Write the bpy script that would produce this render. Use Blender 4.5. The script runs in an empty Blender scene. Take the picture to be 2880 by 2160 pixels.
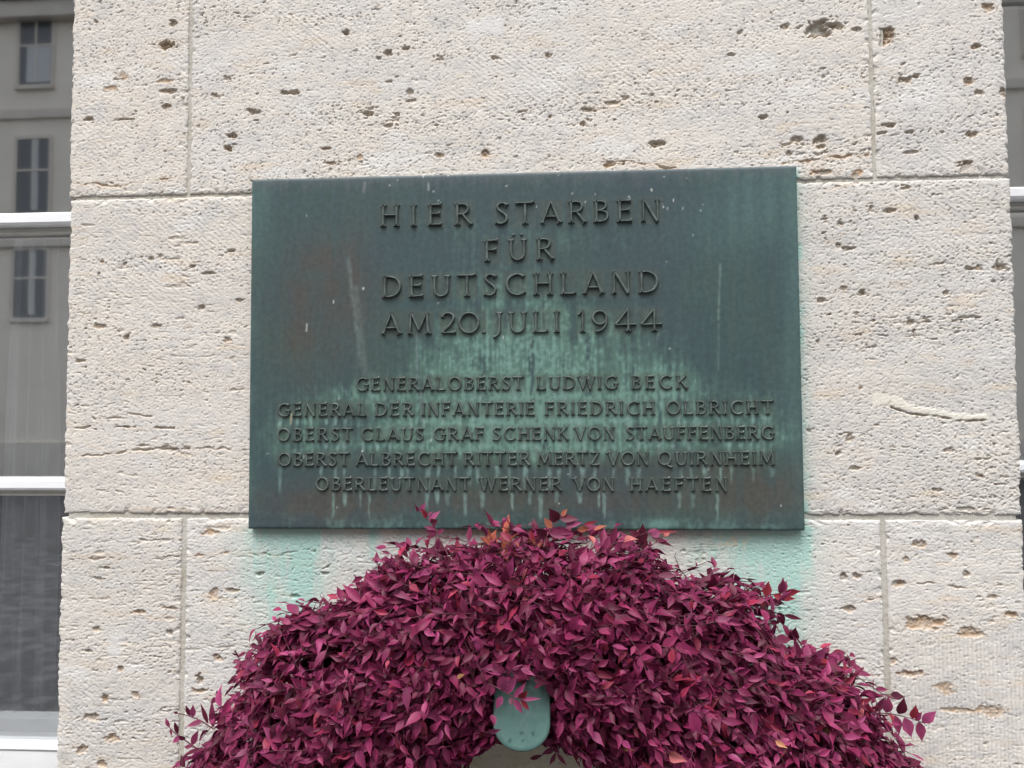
import bpy, math, random
import numpy as np

# ------------------------------------------------------------------ camera, sky, sun
SC = bpy.context.scene
COL = SC.collection
CAM_D, CAM_Z = 1.40, 1.55                       # metres to the wall face (y = 0), eye height
YAW, PITCH, ROLL, FPX = 0.0616122, 0.04730558, -0.00534993, 1662.0   # fitted on a 2212 x 1659 view
cy, sy, cp, sp, cr, sr = (math.cos(YAW), math.sin(YAW), math.cos(PITCH), math.sin(PITCH), math.cos(ROLL), math.sin(ROLL))
AF = np.array([-sy*cp, cy*cp, sp]); R0 = np.array([cy, sy, 0.0]); U0 = np.cross(R0, AF)
AR = R0*cr + U0*sr; AU = -R0*sr + U0*cr
from mathutils import Matrix, Vector
cam = bpy.data.cameras.new('camera'); camo = bpy.data.objects.new('camera', cam); COL.objects.link(camo)
camo.matrix_world = Matrix(((AR[0], AU[0], -AF[0], 0), (AR[1], AU[1], -AF[1], -CAM_D), (AR[2], AU[2], -AF[2], CAM_Z), (0, 0, 0, 1)))
cam.sensor_fit = 'HORIZONTAL'; cam.sensor_width = 36.0; cam.lens = 36.0*FPX/2212.0
cam.clip_start = 0.02; cam.clip_end = 500
SC.camera = camo

SUN_EL, SUN_AZ = math.radians(66), math.radians(-14)     # azimuth: from straight out of the wall, minus = left
world = bpy.data.worlds.new('World'); SC.world = world; world.use_nodes = True
wn = world.node_tree.nodes; wl = world.node_tree.links
bg = wn['Background']; sky = wn.new('ShaderNodeTexSky'); sky.sky_type = 'NISHITA'; sky.sun_disc = False
sky.sun_elevation = SUN_EL; sky.sun_rotation = math.pi - SUN_AZ
sky.air_density = 1.0; sky.dust_density = 3.0; sky.ozone_density = 1.0
hs = wn.new('ShaderNodeHueSaturation'); hs.inputs['Saturation'].default_value = 0.32
wl.new(sky.outputs['Color'], hs.inputs['Color']); wl.new(hs.outputs['Color'], bg.inputs['Color'])
bg.inputs['Strength'].default_value = 0.15
sund = bpy.data.lights.new('sun', 'SUN'); sund.energy = 0.7; sund.angle = math.radians(38); sund.color = (1.0, 0.965, 0.92)
suno = bpy.data.objects.new('sun', sund); COL.objects.link(suno)
sdir = Vector((math.sin(SUN_AZ)*math.cos(SUN_EL), -math.cos(SUN_AZ)*math.cos(SUN_EL), math.sin(SUN_EL)))
suno.rotation_euler = sdir.to_track_quat('Z', 'Y').to_euler(); suno.location = (0, -6, 12)
SC.view_settings.view_transform = 'Standard'; SC.view_settings.look = 'None'
SC.view_settings.gamma = 1.0; SC.view_settings.use_curve_mapping = False
SC.view_settings.exposure = 1.52
SC.cycles.max_bounces = 8; SC.cycles.transparent_max_bounces = 12
SC.cycles.use_denoising = True

# ------------------------------------------------------------------ helpers
def W(px, py, y=0.0):
    """ where the view ray through a measured point meets the real plane y """
    px = np.asarray(px, float); py = np.asarray(py, float)
    d = [AF[i]*FPX + AR[i]*(px-1106.0) - AU[i]*(py-829.5) for i in range(3)]
    s = (y + CAM_D)/d[1]
    return d[0]*s, CAM_Z + d[2]*s
def WN(px, py, y=0.0):                           # the same for 2880 x 2160 measurements
    return W(np.asarray(px)*0.76806, np.asarray(py)*0.76806, y)
def P3(px, py, y):
    x, z = WN(px, py, y); return np.array([float(x), y, float(z)])

def h32(ix, iy, seed):
    with np.errstate(over='ignore'):
        n = (ix.astype(np.int64)*374761393 + iy.astype(np.int64)*668265263 + seed*1274126177) & 0xffffffff
        n = ((n ^ (n >> 13))*1274126177) & 0xffffffff
        n = n ^ (n >> 16)
    return n
def gn(x, y, seed=0):
    """ gradient noise, about -1..1 """
    xi = np.floor(x); yi = np.floor(y); fx = x-xi; fy = y-yi
    u = fx*fx*fx*(fx*(fx*6-15)+10); v = fy*fy*fy*(fy*(fy*6-15)+10)
    xi = xi.astype(np.int64); yi = yi.astype(np.int64)
    def g(ax, ay, dx, dy):
        a = h32(ax, ay, seed)*(2*math.pi/4294967296.0)
        return np.cos(a)*dx + np.sin(a)*dy
    n00 = g(xi, yi, fx, fy); n10 = g(xi+1, yi, fx-1, fy); n01 = g(xi, yi+1, fx, fy-1); n11 = g(xi+1, yi+1, fx-1, fy-1)
    a = n00+(n10-n00)*u; b = n01+(n11-n01)*u
    return (a+(b-a)*v)*1.5
def fbm(x, y, seed=0, o=3):
    r = 0; a = 1.0; t = 0
    for k in range(o):
        r = r + a*gn(x*2**k, y*2**k, seed+17*k); t += a; a *= 0.5
    return r/t
def ss(a, b, x):
    t = np.clip((x-a)/(b-a), 0, 1); return t*t*(3-2*t)
def lerp(a, b, m):
    return a + (np.asarray(b) - a)*m[..., None]

def tag(o, label=None, cat=None, group=None, kind=None):
    if cat and not kind: kind = 'thing'
    for k, v in (('label', label), ('category', cat), ('group', group), ('kind', kind)):
        if v: o[k] = v
    return o
def empty(name, loc=(0, 0, 0)):
    o = bpy.data.objects.new(name, None); COL.objects.link(o); o.location = loc; o.empty_display_size = 0.1
    return o
def mesh(name, verts, faces, mats=None, parent=None, cols=None, smooth=False, mi=None):
    """ verts in world coordinates; faces: (n,4)/(n,3) array or a list """
    me = bpy.data.meshes.new(name); verts = np.asarray(verts, np.float32)
    off = np.array(parent_loc(parent), np.float32)
    verts = verts - off
    if isinstance(faces, np.ndarray):
        n, k = faces.shape
        me.vertices.add(len(verts)); me.vertices.foreach_set('co', verts.ravel())
        me.loops.add(n*k); me.loops.foreach_set('vertex_index', faces.astype(np.int32).ravel())
        me.polygons.add(n); me.polygons.foreach_set('loop_start', np.arange(0, n*k, k, dtype=np.int32))
        try: me.polygons.foreach_set('loop_total', np.full(n, k, np.int32))
        except Exception: pass
        me.update(calc_edges=True)
    else:
        me.from_pydata([tuple(map(float, v)) for v in verts], [], faces); me.update()
    me.validate()
    if cols is not None:
        a = me.attributes.new('Tint', 'FLOAT_COLOR', 'POINT')
        c = np.ones((len(verts), 4), np.float32); c[:, :3] = cols; a.data.foreach_set('color', c.ravel())
    for m in (mats if isinstance(mats, (list, tuple)) else [mats]):
        if m: me.materials.append(m)
    if mi is not None: me.polygons.foreach_set('material_index', np.asarray(mi, np.int32))
    me.polygons.foreach_set('use_smooth', np.full(len(me.polygons), bool(smooth)))
    o = bpy.data.objects.new(name, me); COL.objects.link(o)
    if parent is not None: o.parent = parent
    return o
def parent_loc(p):
    v = Vector((0, 0, 0))
    while p is not None:
        v = v + p.location; p = p.parent
    return v
class MB:
    def __init__(s): s.v = []; s.f = []
    def box(s, x0, x1, y0, y1, z0, z1, b=0.0):
        """ box with its front (-y) edges bevelled by b """
        n = len(s.v)
        s.v += [(x0, y0+b, z0), (x1, y0+b, z0), (x1, y0+b, z1), (x0, y0+b, z1), (x0, y1, z0), (x1, y1, z0), (x1, y1, z1), (x0, y1, z1)]
        s.f += [(n+5, n+4, n+7, n+6), (n+4, n, n+3, n+7), (n+1, n+5, n+6, n+2), (n+3, n+2, n+6, n+7), (n+4, n+5, n+1, n)]
        if b:
            m = len(s.v)
            s.v += [(x0+b, y0, z0+b), (x1-b, y0, z0+b), (x1-b, y0, z1-b), (x0+b, y0, z1-b)]
            s.f += [(m, m+1, m+2, m+3), (n, n+1, m+1, m), (n+1, n+2, m+2, m+1), (n+2, n+3, m+3, m+2), (n+3, n, m, m+3)]
        else: s.f += [(n, n+1, n+2, n+3)]
        return s
    def build(s, name, mat, parent=None, smooth=False): return mesh(name, s.v, s.f, mat, parent, smooth=smooth)

def mat(name, col=(.5, .5, .5), rough=.6, spec=.4, attr=False, metal=0.0, bump=None, var=0.0, vscale=40.0):
    m = bpy.data.materials.new(name); m.use_nodes = True
    n = m.node_tree.nodes; l = m.node_tree.links; b = n['Principled BSDF']
    b.inputs['Roughness'].default_value = rough; b.inputs['Specular IOR Level'].default_value = spec
    b.inputs['Metallic'].default_value = metal; b.inputs['Base Color'].default_value = (*col, 1)
    tc = n.new('ShaderNodeTexCoord'); src = None
    if attr:
        a = n.new('ShaderNodeAttribute'); a.attribute_name = 'Tint'; src = a.outputs['Color']
    if var:
        t = n.new('ShaderNodeTexNoise'); t.inputs['Scale'].default_value = vscale; t.inputs['Detail'].default_value = 6
        t.inputs['Roughness'].default_value = .65
        l.new(tc.outputs['Object'], t.inputs['Vector'])
        r = n.new('ShaderNodeMapRange'); r.inputs['From Min'].default_value = .3; r.inputs['From Max'].default_value = .7
        r.inputs['To Min'].default_value = 1-var; r.inputs['To Max'].default_value = 1+var
        l.new(t.outputs['Fac'], r.inputs['Value'])
        x = n.new('ShaderNodeVectorMath'); x.operation = 'SCALE'
        if src: l.new(src, x.inputs[0])
        else: x.inputs[0].default_value = col
        l.new(r.outputs['Result'], x.inputs['Scale']); src = x.outputs['Vector']
    if src: l.new(src, b.inputs['Base Color'])
    if bump:
        t2 = n.new('ShaderNodeTexNoise'); t2.inputs['Scale'].default_value = bump[0]; t2.inputs['Detail'].default_value = 5
        l.new(tc.outputs['Object'], t2.inputs['Vector'])
        bp = n.new('ShaderNodeBump'); bp.inputs['Strength'].default_value = bump[1]; bp.inputs['Distance'].default_value = bump[2]
        l.new(t2.outputs['Fac'], bp.inputs['Height']); l.new(bp.outputs['Normal'], b.inputs['Normal'])
    return m

M_STONE = mat('travertine', attr=True, rough=.9, spec=.2, bump=(520, .4, .0008), var=.08, vscale=330)
M_MORTAR = mat('mortar', attr=True, rough=.95, spec=.1, bump=(500, .8, .0015), var=.14, vscale=320)
M_BRONZE = mat('patinated_bronze', attr=True, rough=.50, spec=.30, bump=(160, .10, .0006), var=.12, vscale=150)
M_LETTER = mat('letter_bronze', attr=True, col=(.060, .088, .082), rough=.42, spec=.5, metal=.1, bump=(300, .12, .0005), var=.25, vscale=60)
M_VERDI = mat('verdigris', attr=True, rough=.6, spec=.3, bump=(220, .25, .0006), var=.10, vscale=120)
M_WOOD = mat('white_paint', col=(.80, .81, .83), rough=.38, spec=.5, bump=(60, .08, .001), var=.03, vscale=18)
M_SILL = mat('weathered_sill', col=(.36, .365, .37), rough=.5, spec=.3, bump=(40, .1, .001), var=.06, vscale=14)
M_PUTTY = mat('window_putty', col=(.55, .54, .50), rough=.6, spec=.3, var=.12, vscale=40)
M_STEM = mat('twig', col=(.085, .022, .035), rough=.6, spec=.3, var=.2, vscale=90)
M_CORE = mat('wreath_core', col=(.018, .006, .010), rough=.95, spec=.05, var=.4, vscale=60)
M_PLASTER = mat('facade_plaster', col=(.82, .75, .64), rough=.9, spec=.1, var=.06, vscale=.8)
M_BAND = mat('facade_stone_band', col=(.68, .62, .54), rough=.9, spec=.1, var=.08, vscale=2)
M_ROOF = mat('roof_tiles', col=(.05, .04, .04), rough=.8, spec=.2, var=.2, vscale=6)
M_DARKPANE = mat('facade_pane', col=(.10, .105, .11), rough=.12, spec=.5)
M_BLIND = mat('facade_blind', col=(.55, .56, .55), rough=.8, spec=.2)
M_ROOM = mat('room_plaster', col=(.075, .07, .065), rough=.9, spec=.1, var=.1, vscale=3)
M_CURT = mat('curtain_cloth', col=(.30, .31, .33), rough=.85, spec=.1, var=.05, vscale=80)
M_BOARD = mat('inner_board', col=(.50, .53, .50), rough=.5, spec=.3, var=.05, vscale=12)

# leaf: dyed leaf, a little light passes through the blade
M_LEAF = bpy.data.materials.new('dyed_leaf'); M_LEAF.use_nodes = True
_n = M_LEAF.node_tree.nodes; _l = M_LEAF.node_tree.links; _b = _n['Principled BSDF']
_a = _n.new('ShaderNodeAttribute'); _a.attribute_name = 'Tint'
_t = _n.new('ShaderNodeTexNoise'); _t.inputs['Scale'].default_value = 70; _t.inputs['Detail'].default_value = 4
_c = _n.new('ShaderNodeTexCoord'); _l.new(_c.outputs['Object'], _t.inputs['Vector'])
_r = _n.new('ShaderNodeMapRange'); _r.inputs['From Min'].default_value = .3; _r.inputs['From Max'].default_value = .7
_r.inputs['To Min'].default_value = .82; _r.inputs['To Max'].default_value = 1.18
_l.new(_t.outputs['Fac'], _r.inputs['Value'])
_x = _n.new('ShaderNodeVectorMath'); _x.operation = 'SCALE'; _l.new(_a.outputs['Color'], _x.inputs[0]); _l.new(_r.outputs['Result'], _x.inputs['Scale'])
_l.new(_x.outputs['Vector'], _b.inputs['Base Color'])
_b.inputs['Roughness'].default_value = .48; _b.inputs['Specular IOR Level'].default_value = .24
_tr = _n.new('ShaderNodeBsdfTranslucent'); _l.new(_x.outputs['Vector'], _tr.inputs['Color'])
_m = _n.new('ShaderNodeMixShader'); _m.inputs['Fac'].default_value = .16
_l.new(_b.outputs['BSDF'], _m.inputs[1]); _l.new(_tr.outputs['BSDF'], _m.inputs[2])
_l.new(_m.outputs['Shader'], _n['Material Output'].inputs['Surface'])

# coated window glass
M_GLASS = bpy.data.materials.new('window_glass'); M_GLASS.use_nodes = True
_n = M_GLASS.node_tree.nodes; _l = M_GLASS.node_tree.links; _n.remove(_n['Principled BSDF'])
_g = _n.new('ShaderNodeBsdfGlossy'); _g.inputs['Roughness'].default_value = 0.026; _g.inputs['Color'].default_value = (.95, .97, 1, 1)
_tr = _n.new('ShaderNodeBsdfTransparent'); _tr.inputs['Color'].default_value = (.82, .86, .86, 1)
_m = _n.new('ShaderNodeMixShader'); _fr = _n.new('ShaderNodeLayerWeight'); _fr.inputs['Blend'].default_value = .25
_mr = _n.new('ShaderNodeMapRange'); _mr.inputs['To Min'].default_value = .42; _mr.inputs['To Max'].default_value = .9
_l.new(_fr.outputs['Fresnel'], _mr.inputs['Value']); _mr.inputs['From Min'].default_value = .06
_l.new(_mr.outputs['Result'], _m.inputs['Fac'])
_l.new(_tr.outputs['BSDF'], _m.inputs[1]); _l.new(_g.outputs['BSDF'], _m.inputs[2])
_tn = _n.new('ShaderNodeTexNoise'); _tn.inputs['Scale'].default_value = 3.5; _tn.inputs['Detail'].default_value = 1
_tc = _n.new('ShaderNodeTexCoord'); _l.new(_tc.outputs['Object'], _tn.inputs['Vector'])
_bp = _n.new('ShaderNodeBump'); _bp.inputs['Strength'].default_value = .25; _bp.inputs['Distance'].default_value = .0006
_l.new(_tn.outputs['Fac'], _bp.inputs['Height']); _l.new(_bp.outputs['Normal'], _g.inputs['Normal'])
_l.new(_m.outputs['Shader'], _n['Material Output'].inputs['Surface'])

# ------------------------------------------------------------------ ground
gv = 60
M_GROUND = bpy.data.materials.new('cobbles'); M_GROUND.use_nodes = True
_n = M_GROUND.node_tree.nodes; _l = M_GROUND.node_tree.links; _b = _n['Principled BSDF']; _b.inputs['Roughness'].default_value = .7
_v = _n.new('ShaderNodeTexVoronoi'); _v.inputs['Scale'].default_value = 7; _c = _n.new('ShaderNodeTexCoord'); _l.new(_c.outputs['Object'], _v.inputs['Vector'])
_rp = _n.new('ShaderNodeValToRGB'); _rp.color_ramp.elements[0].color = (.060, .061, .066, 1); _rp.color_ramp.elements[1].color = (.018, .018, .020, 1)
_rp.color_ramp.elements[0].position = .3; _rp.color_ramp.elements[1].position = .62
_l.new(_v.outputs['Distance'], _rp.inputs['Fac']); _l.new(_rp.outputs['Color'], _b.inputs['Base Color'])
g = mesh('ground', [(-gv, -gv, 0), (gv, -gv, 0), (gv, gv, 0), (-gv, gv, 0)], [(0, 1, 2, 3)], M_GROUND); tag(g, kind='structure')
g['label'] = 'grey cobbled yard in front of the stone wall'

# ------------------------------------------------------------------ stone wall
PX0, PX1 = float(W(141, 770)[0]), float(W(2199, 750)[0])       # faces of the pier, middle course
PX0A, PX1A, PX0C, PX1C = float(W(150, 220)[0]), float(W(2177.5, 200)[0]), float(W(124, 1380)[0]), float(W(2219, 1300)[0])
PL0, PL1 = float(W(540, 765)[0]), float(W(1729, 765)[0])
YP = -0.018                                                     # plaque front
ZT, ZB = float(W(1130, 372, YP)[1]), float(W(1130, 1144, YP)[1])
XL = 0.5*(float(W(544, 388, YP)[0])+float(W(536.5, 1142, YP)[0])); XR = 0.5*(float(W(1719.5, 357.5, YP)[0])+float(W(1740, 1146, YP)[0]))
ZT = 0.5*(float(W(544, 388, YP)[1])+float(W(1719.5, 357.5, YP)[1])); ZB = 0.5*(float(W(536.5, 1142, YP)[1])+float(W(1740, 1146, YP)[1]))

# pits and cavities seen in the photo: x, y, half width, half height, depth mm, rust 0..1
PITS = [(360,98,27,11,17,.5),(375,50,14,8,9,.5),(207,47,13,6,9,.4),(367,197,22,6,9,.5),(360,230,18,7,9,.5),(190,257,14,6,10,.4),(270,258,26,3,7,.4),
(500,292,14,9,15,.5),(490,321,13,9,14,.6),(545,240,17,7,13,.4),(625,200,27,7,12,.4),(465,207,11,7,8,.5),(490,170,9,5,7,.3),(748,70,12,8,15,.3),(839,113,12,9,12,.3),
(877,104,14,7,8,.5),(819,125,10,5,9,.2),(953,128,11,5,7,.2),(1069,125,9,5,7,.3),(1182,119,10,7,9,.5),(839,177,12,5,7,.2),(888,199,11,8,8,.4),(888,217,13,5,8,.3),
(791,244,16,8,13,.3),(837,273,16,6,8,.1),(858,247,8,6,8,.4),(1048,330,10,10,10,.8),(950,335,12,7,8,.7),(703,321,13,5,8,.8),(718,351,18,5,8,.9),(776,339,10,7,3,.8),
(1770,61,40,21,25,.25),(1812,56,13,8,13,.3),(1695,58,13,7,9,.4),(1851,63,11,6,10,.2),(1600,70,8,6,8,.2),(1646,252,13,6,12,.3),(1418,310,23,8,13,.4),(1722,301,14,9,10,.3),
(1773,301,17,10,15,.3),(1771,316,13,6,10,.4),(1704,330,8,8,9,.4),(1324,356,24,6,8,.9),(1773,372,42,7,7,1),(1852,374,14,10,4,1),(1269,237,15,7,10,.5),(1259,267,8,6,10,.5),
(1324,222,20,6,7,.5),(1916,80,22,22,14,.9),(1919,270,18,6,12,.4),(1954,172,22,8,8,.5),(1981,163,8,6,12,.4),(2091,175,14,11,8,.7),(2111,100,14,7,10,.6),(2134,15,18,10,8,.8),
(2099,290,15,7,10,.4),(2084,358,17,13,11,.6),(1969,328,22,4,7,.3),(1909,287,14,4,8,.4),(1966,285,16,4,8,.3),(2169,200,10,11,8,.5),(2115,200,12,7,7,.5),(1881,452,8,8,8,.3),
(1919,455,25,6,10,.4),(1981,472,6,8,12,.3),(1956,406,12,5,8,.4),(1816,482,9,6,8,.4),(1834,537,14,6,9,.3),(1809,530,8,8,9,.4),(2159,575,13,12,12,.4),(2104,580,16,5,9,.3),
(1864,632,7,9,13,.2),(1821,625,10,7,5,.4),(1969,697,11,6,9,.2),(2099,685,25,4,8,.1),(2044,635,8,7,8,.3),(1776,650,10,6,10,.3),(1836,947,10,10,8,.2),(1811,980,8,6,9,.3),
(1846,1012,14,6,7,.1),(2084,1100,24,5,9,.2),(2059,1198,13,9,7,.7),(1941,1260,19,8,8,.9),(1824,1247,10,9,10,.2),(1850,1244,12,6,9,.5),(1999,1345,56,15,5,.9),(2099,1367,26,14,5,.9),
(1959,1210,10,8,6,.6),(1984,1175,18,10,7,.6),(2186,1327,18,6,7,.8),(1969,1455,32,7,7,.9),(2041,1485,24,15,3,.8),(2139,1535,36,11,4,.8),(2064,1534,42,6,5,.8),(1834,1315,18,8,8,.6),
(1925,1430,20,7,6,.7),(270,922,28,3,9,.3),(352,925,28,4,7,.3),(370,970,45,3,9,.3),(310,962,22,3,6,.4),(230,1227,20,4,8,.2),(212,1250,14,5,7,.2),(367,1365,11,7,10,.5),
(300,1322,18,6,8,.9),(367,1314,24,4,7,.9),(207,1360,12,7,8,.5),(227,1510,11,9,10,.8),(260,1445,10,8,9,.7),(200,1550,25,9,9,.5),(430,1467,10,11,16,.5),(435,1492,22,6,7,.8),
(460,1282,14,14,5,.8),(500,1275,20,6,7,.6),(470,1422,13,9,7,.7),(175,1620,18,11,8,.7),(240,1595,18,10,7,.8),(295,1500,12,8,8,.6),(220,1650,16,10,7,.8),(190,1407,10,4,9,.1),
(455,1150,22,8,4,.9),(450,590,19,4,10,.2),(415,575,11,4,10,.2),(502,542,10,4,9,.2),(327,557,12,6,9,.3),(275,727,11,9,10,.5),(215,705,18,9,7,.5),(435,665,13,7,9,.4),
(340,705,15,8,7,.4),(170,780,15,5,9,.3),(490,735,14,7,7,.5),(520,648,12,6,7,.5),(370,560,40,3,3,.2),(240,190,22,8,2,.9),(265,165,16,10,2,.8),(355,175,18,8,2,.8),
(2087,1240,10,6,8,.3),(2140,1290,14,5,6,.6),(1590,1170,40,8,2,.0),(640,1290,14,6,8,.3),(700,1240,10,6,8,.2),(560,1240,12,5,8,.3)]
VEINS = [([(150,392),(200,398),(250,404),(300,392),(350,388),(400,382)],3.0,.7),([(395,1203),(440,1197),(500,1191),(545,1197),(610,1198),(680,1190)],3.5,.8),
([(140,935),(190,920),(235,905),(280,895),(330,900)],3,.2),([(150,985),(210,984),(300,972),(380,965),(530,972)],3,.3),([(1660,300),(1700,312),(1745,310)],2.5,.5),
([(1690,352),(1760,345),(1830,338),(1875,333)],3,.8),([(1930,1262),(2000,1260),(2090,1272),(2200,1262)],2,.2),([(1860,1300),(1900,1290),(1915,1286)],2.5,.6),
([(150,1210),(230,1205),(330,1210),(385,1200)],2,.15),([(1300,345),(1380,352),(1460,362)],2.5,.7)]
RUNS = [(560,48,1139,250,.45),(640,48,1139,330,.65),(672,26,1139,240,.8),(740,60,1139,160,.25),(806,13,1139,90,1.2),(600,60,1139,420,.30),(1500,34,1139,120,.5),(1560,40,1139,150,.55),(1640,56,1139,300,.75),
(1705,50,1139,330,.85),(1740,14,1139,120,.6),(1680,60,1139,430,.45),(880,30,1139,70,.3)]
px_of_x = None
def pix(x, z, y=0.0):
    """ inverse of W: measured coordinates of a wall point """
    dx, dy, dz = x, y+CAM_D, z-CAM_Z
    f = dx*AF[0]+dy*AF[1]+dz*AF[2]; r = dx*AR[0]+dy*AR[1]+dz*AR[2]; u = dx*AU[0]+dy*AU[1]+dz*AU[2]
    return 1106+FPX*r/f, 829.5-FPX*u/f
PXM = CAM_D/FPX                                   # metres on the wall per measured pixel
def polydist(X, Z, pts):
    w = [W(*p) for p in pts]; w = [(float(a), float(b)) for a, b in w]; best = None
    for (ax, az), (bx, bz) in zip(w[:-1], w[1:]):
        dx, dz = bx-ax, bz-az; t = np.clip(((X-ax)*dx+(Z-az)*dz)/(dx*dx+dz*dz), 0, 1)
        d = np.hypot(X-ax-t*dx, Z-az-t*dz); best = d if best is None else np.minimum(best, d)
    return best

TONE = {1: (1.01, .985, .955), 2: (1.0, .985, .965), 3: (.975, .965, .955), 4: (.985, .965, .94), 5: (.94, .935, .925), 6: (.95, .94, .925), 7: (.98, .985, .985), 8: (.985, .98, .97)}
def stone_field(X, Z, seed, tilt, char, detail=True):
    """ relief (metres, + = out of the wall) and colour of travertine """
    ox, oz = 13.7*seed, 7.3*seed
    c, s = math.cos(tilt), math.sin(tilt)
    U = X*c+Z*s+ox; V = -X*s+Z*c+oz
    V = V + .010*fbm(U*3.1, V*5, seed, 2) + .0025*gn(U*24, V*40, seed+5)
    H = .0012*gn(U*4, V*11, seed+1)
    lay = fbm(U*2.2, V*13, seed+2, 3); lay2 = gn(U*5, V*30, seed+3)
    warm = fbm(U*5, V*9, seed+4, 3); band = fbm(U*9, V*85, seed+6, 2); spot = fbm(U*38, V*60, seed+8, 2)
    C = np.empty(X.shape+(3,)); C[...] = (.590, .562, .520)
    C = lerp(C, (.545, .538, .528), np.clip(.40+.9*warm, 0, 1)*.85)
    C = lerp(C, (.645, .600, .530), np.clip(band*1.3-.05+.5*lay, 0, 1)*.6)
    C = lerp(C, (.40, .40, .41), ss(.12, .5, spot)*.35)
    C = lerp(C, (.66, .64, .60), ss(.12, .5, -spot)*.40)
    if not detail: return H, C
    # hammered grain
    w1 = gn(U*175+1.2*gn(U*90, V*90, 3), V*250+.8*gn(U*80, V*80, 9), seed+11); w2 = gn(U*320, V*380, seed+12)
    w3 = gn(U*70+2*gn(U*20, V*40, 4), V*420, seed+14); bed = fbm(U*4, V*150, seed+15, 2)
    rid = 1-np.abs(w1)*2.2
    H = H + .00043*w1 + .00032*w2 + .00014*w3 + .00030*rid
    C = C*(1+.05*w1+.05*w2+.02*w3+.05*bed)[..., None]
    C = C*np.array(TONE.get(seed, (1, 1, 1)))
    # tooling marks in patches
    tm = ss(.05, .45, fbm(X*3.2+seed, Z*3.4, seed+13, 2))
    a = .9 if char != 'comb' else 0.0
    if char == 'comb':
        pxs, pys = pix(X, Z); tm = ss(1330, 1420, pys)*ss(1925, 1990, pxs)*.95
        st = np.sin(X*900+.8*gn(X*30, Z*12, 5))
        H = H + tm*.00085*st; C = C*(1+tm*.07*st)[..., None]
    else:
        H = H + tm*.00016*(1+gn(X*30, Z*30, 14))*np.sin((X*math.cos(a)+Z*math.sin(a))*760+1.2*gn(X*40, Z*40, seed))
    # small pores, in layers
    den = {'grain': .00, 'pit': .04, 'lay': -.10, 'comb': -.12}[char]
    n2 = gn(U*120, V*185, seed+21)+.40*gn(U*260, V*330, seed+22)
    pd = np.zeros(X.shape)
    for (a_, b_, rx, ry, dp, ru) in PITS:
        wx, wz = W(a_, b_); wx = float(wx); wz = float(wz)
        if wx < X.min()-.05 or wx > X.max()+.05 or wz < Z.min()-.05 or wz > Z.max()+.05: continue
        jj = np.where(np.abs(X[0]-wx) < .07)[0]; ii = np.where(np.abs(Z[:, 0]-wz) < .04)[0]
        if len(jj) < 2 or len(ii) < 2: continue
        sl = (slice(ii[0], ii[-1]+1), slice(jj[0], jj[-1]+1))
        pd[sl] = np.maximum(pd[sl], np.exp(-((X[sl]-wx)/.028)**2-((Z[sl]-wz)/.014)**2))
    lay = lay+.30*pd
    m2 = ss(.60, .82, n2+den*.9+.34*lay+.14*lay2)
    n3 = gn(U*42, V*88, seed+23)+.35*gn(U*130, V*210, seed+24)
    m3 = ss(.80, .95, n3+den*.8+.45*lay+.12*lay2)
    n4 = gn(U*17, V*42, seed+25)+.40*gn(U*70, V*130, seed+26)
    m4 = ss(1.02, 1.14, n4+.24*lay)
    fine = ss(.50, .72, gn(U*220, V*300, seed+27)+.2*lay+den*.4)
    H = H - .0017*m2 - .0042*m3*(.7+.3*n2) - .0075*m4*(.6+.4*np.abs(n3)) - .0016*fine
    rust = ss(-.1, .5, gn(U*6, V*12, seed+28))
    C = lerp(C, (.42, .36, .28), m2*.45); 
    C = lerp(C, (.36, .25, .15), np.clip(m3*.75+m4*.8, 0, 1)*(.35+.5*rust))
    # hairline bedding cracks
    lk = {'lay': .8, 'comb': .4, 'pit': .2, 'grain': .2}[char]; dsh = lk*ss(.55, .75, gn(U*32, V*190, seed+31)+.25*lay+.2*gn(U*7, V*14, seed+34)); H = H-.0011*dsh; C = lerp(C, (.47, .38, .27), dsh*.30)
    brk0 = lk*ss(.66, .80, gn(U*9, V*75, seed+35)+.34*gn(U*60, V*120, seed+36)); H = H-.0018*brk0; C = lerp(C, (.46, .37, .26), brk0*.35)
    och = ss(.22, .55, fbm(U*9, V*34, seed+33, 3)); C = lerp(C, (.57, .46, .34), och*.42)
    wht = ss(.20, .5, fbm(U*7, V*16, seed+37, 4)); C = lerp(C, (.64, .632, .615), wht*.5)
    gry = ss(.18, .5, fbm(U*11, V*20, seed+38, 4)); C = lerp(C, (.455, .45, .445), gry*.45)
    # cavities
    x0, x1, z0, z1 = X.min(), X.max(), Z.min(), Z.max()
    wob = gn(X*70, Z*100, 71); wob2 = gn(X*170, Z*220, 72)
    for (a_, b_, rx, ry, dp, ru) in PITS:
        wx, wz = W(a_, b_); wx = float(wx); wz = float(wz); rx *= .86*PXM; ry *= .90*PXM; dp *= .68
        if wx < x0-.02 or wx > x1+.02 or wz < z0-.02 or wz > z1+.02: continue
        jj = np.where((X[0] > wx-2.2*rx) & (X[0] < wx+2.2*rx))[0]; ii = np.where((Z[:, 0] > wz-2.2*ry) & (Z[:, 0] < wz+2.2*ry))[0]
        if len(jj) < 2 or len(ii) < 2: continue
        sl = (slice(ii[0], ii[-1]+1), slice(jj[0], jj[-1]+1))
        d = np.hypot((X[sl]-wx)/rx, (Z[sl]-wz)/ry)+.62*wob[sl]+.42*wob2[sl]
        m = ss(1.0, .62, d)
        H[sl] = np.minimum(H[sl], H[sl]*(1-m)-dp*.001*m*(.8+.5*wob2[sl]))
        mc = ss(1.30, .65, d)*np.clip(.85+.5*wob2[sl]+.25*gn(X[sl]*45, Z[sl]*90, 77), .25, 1.1)
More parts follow.
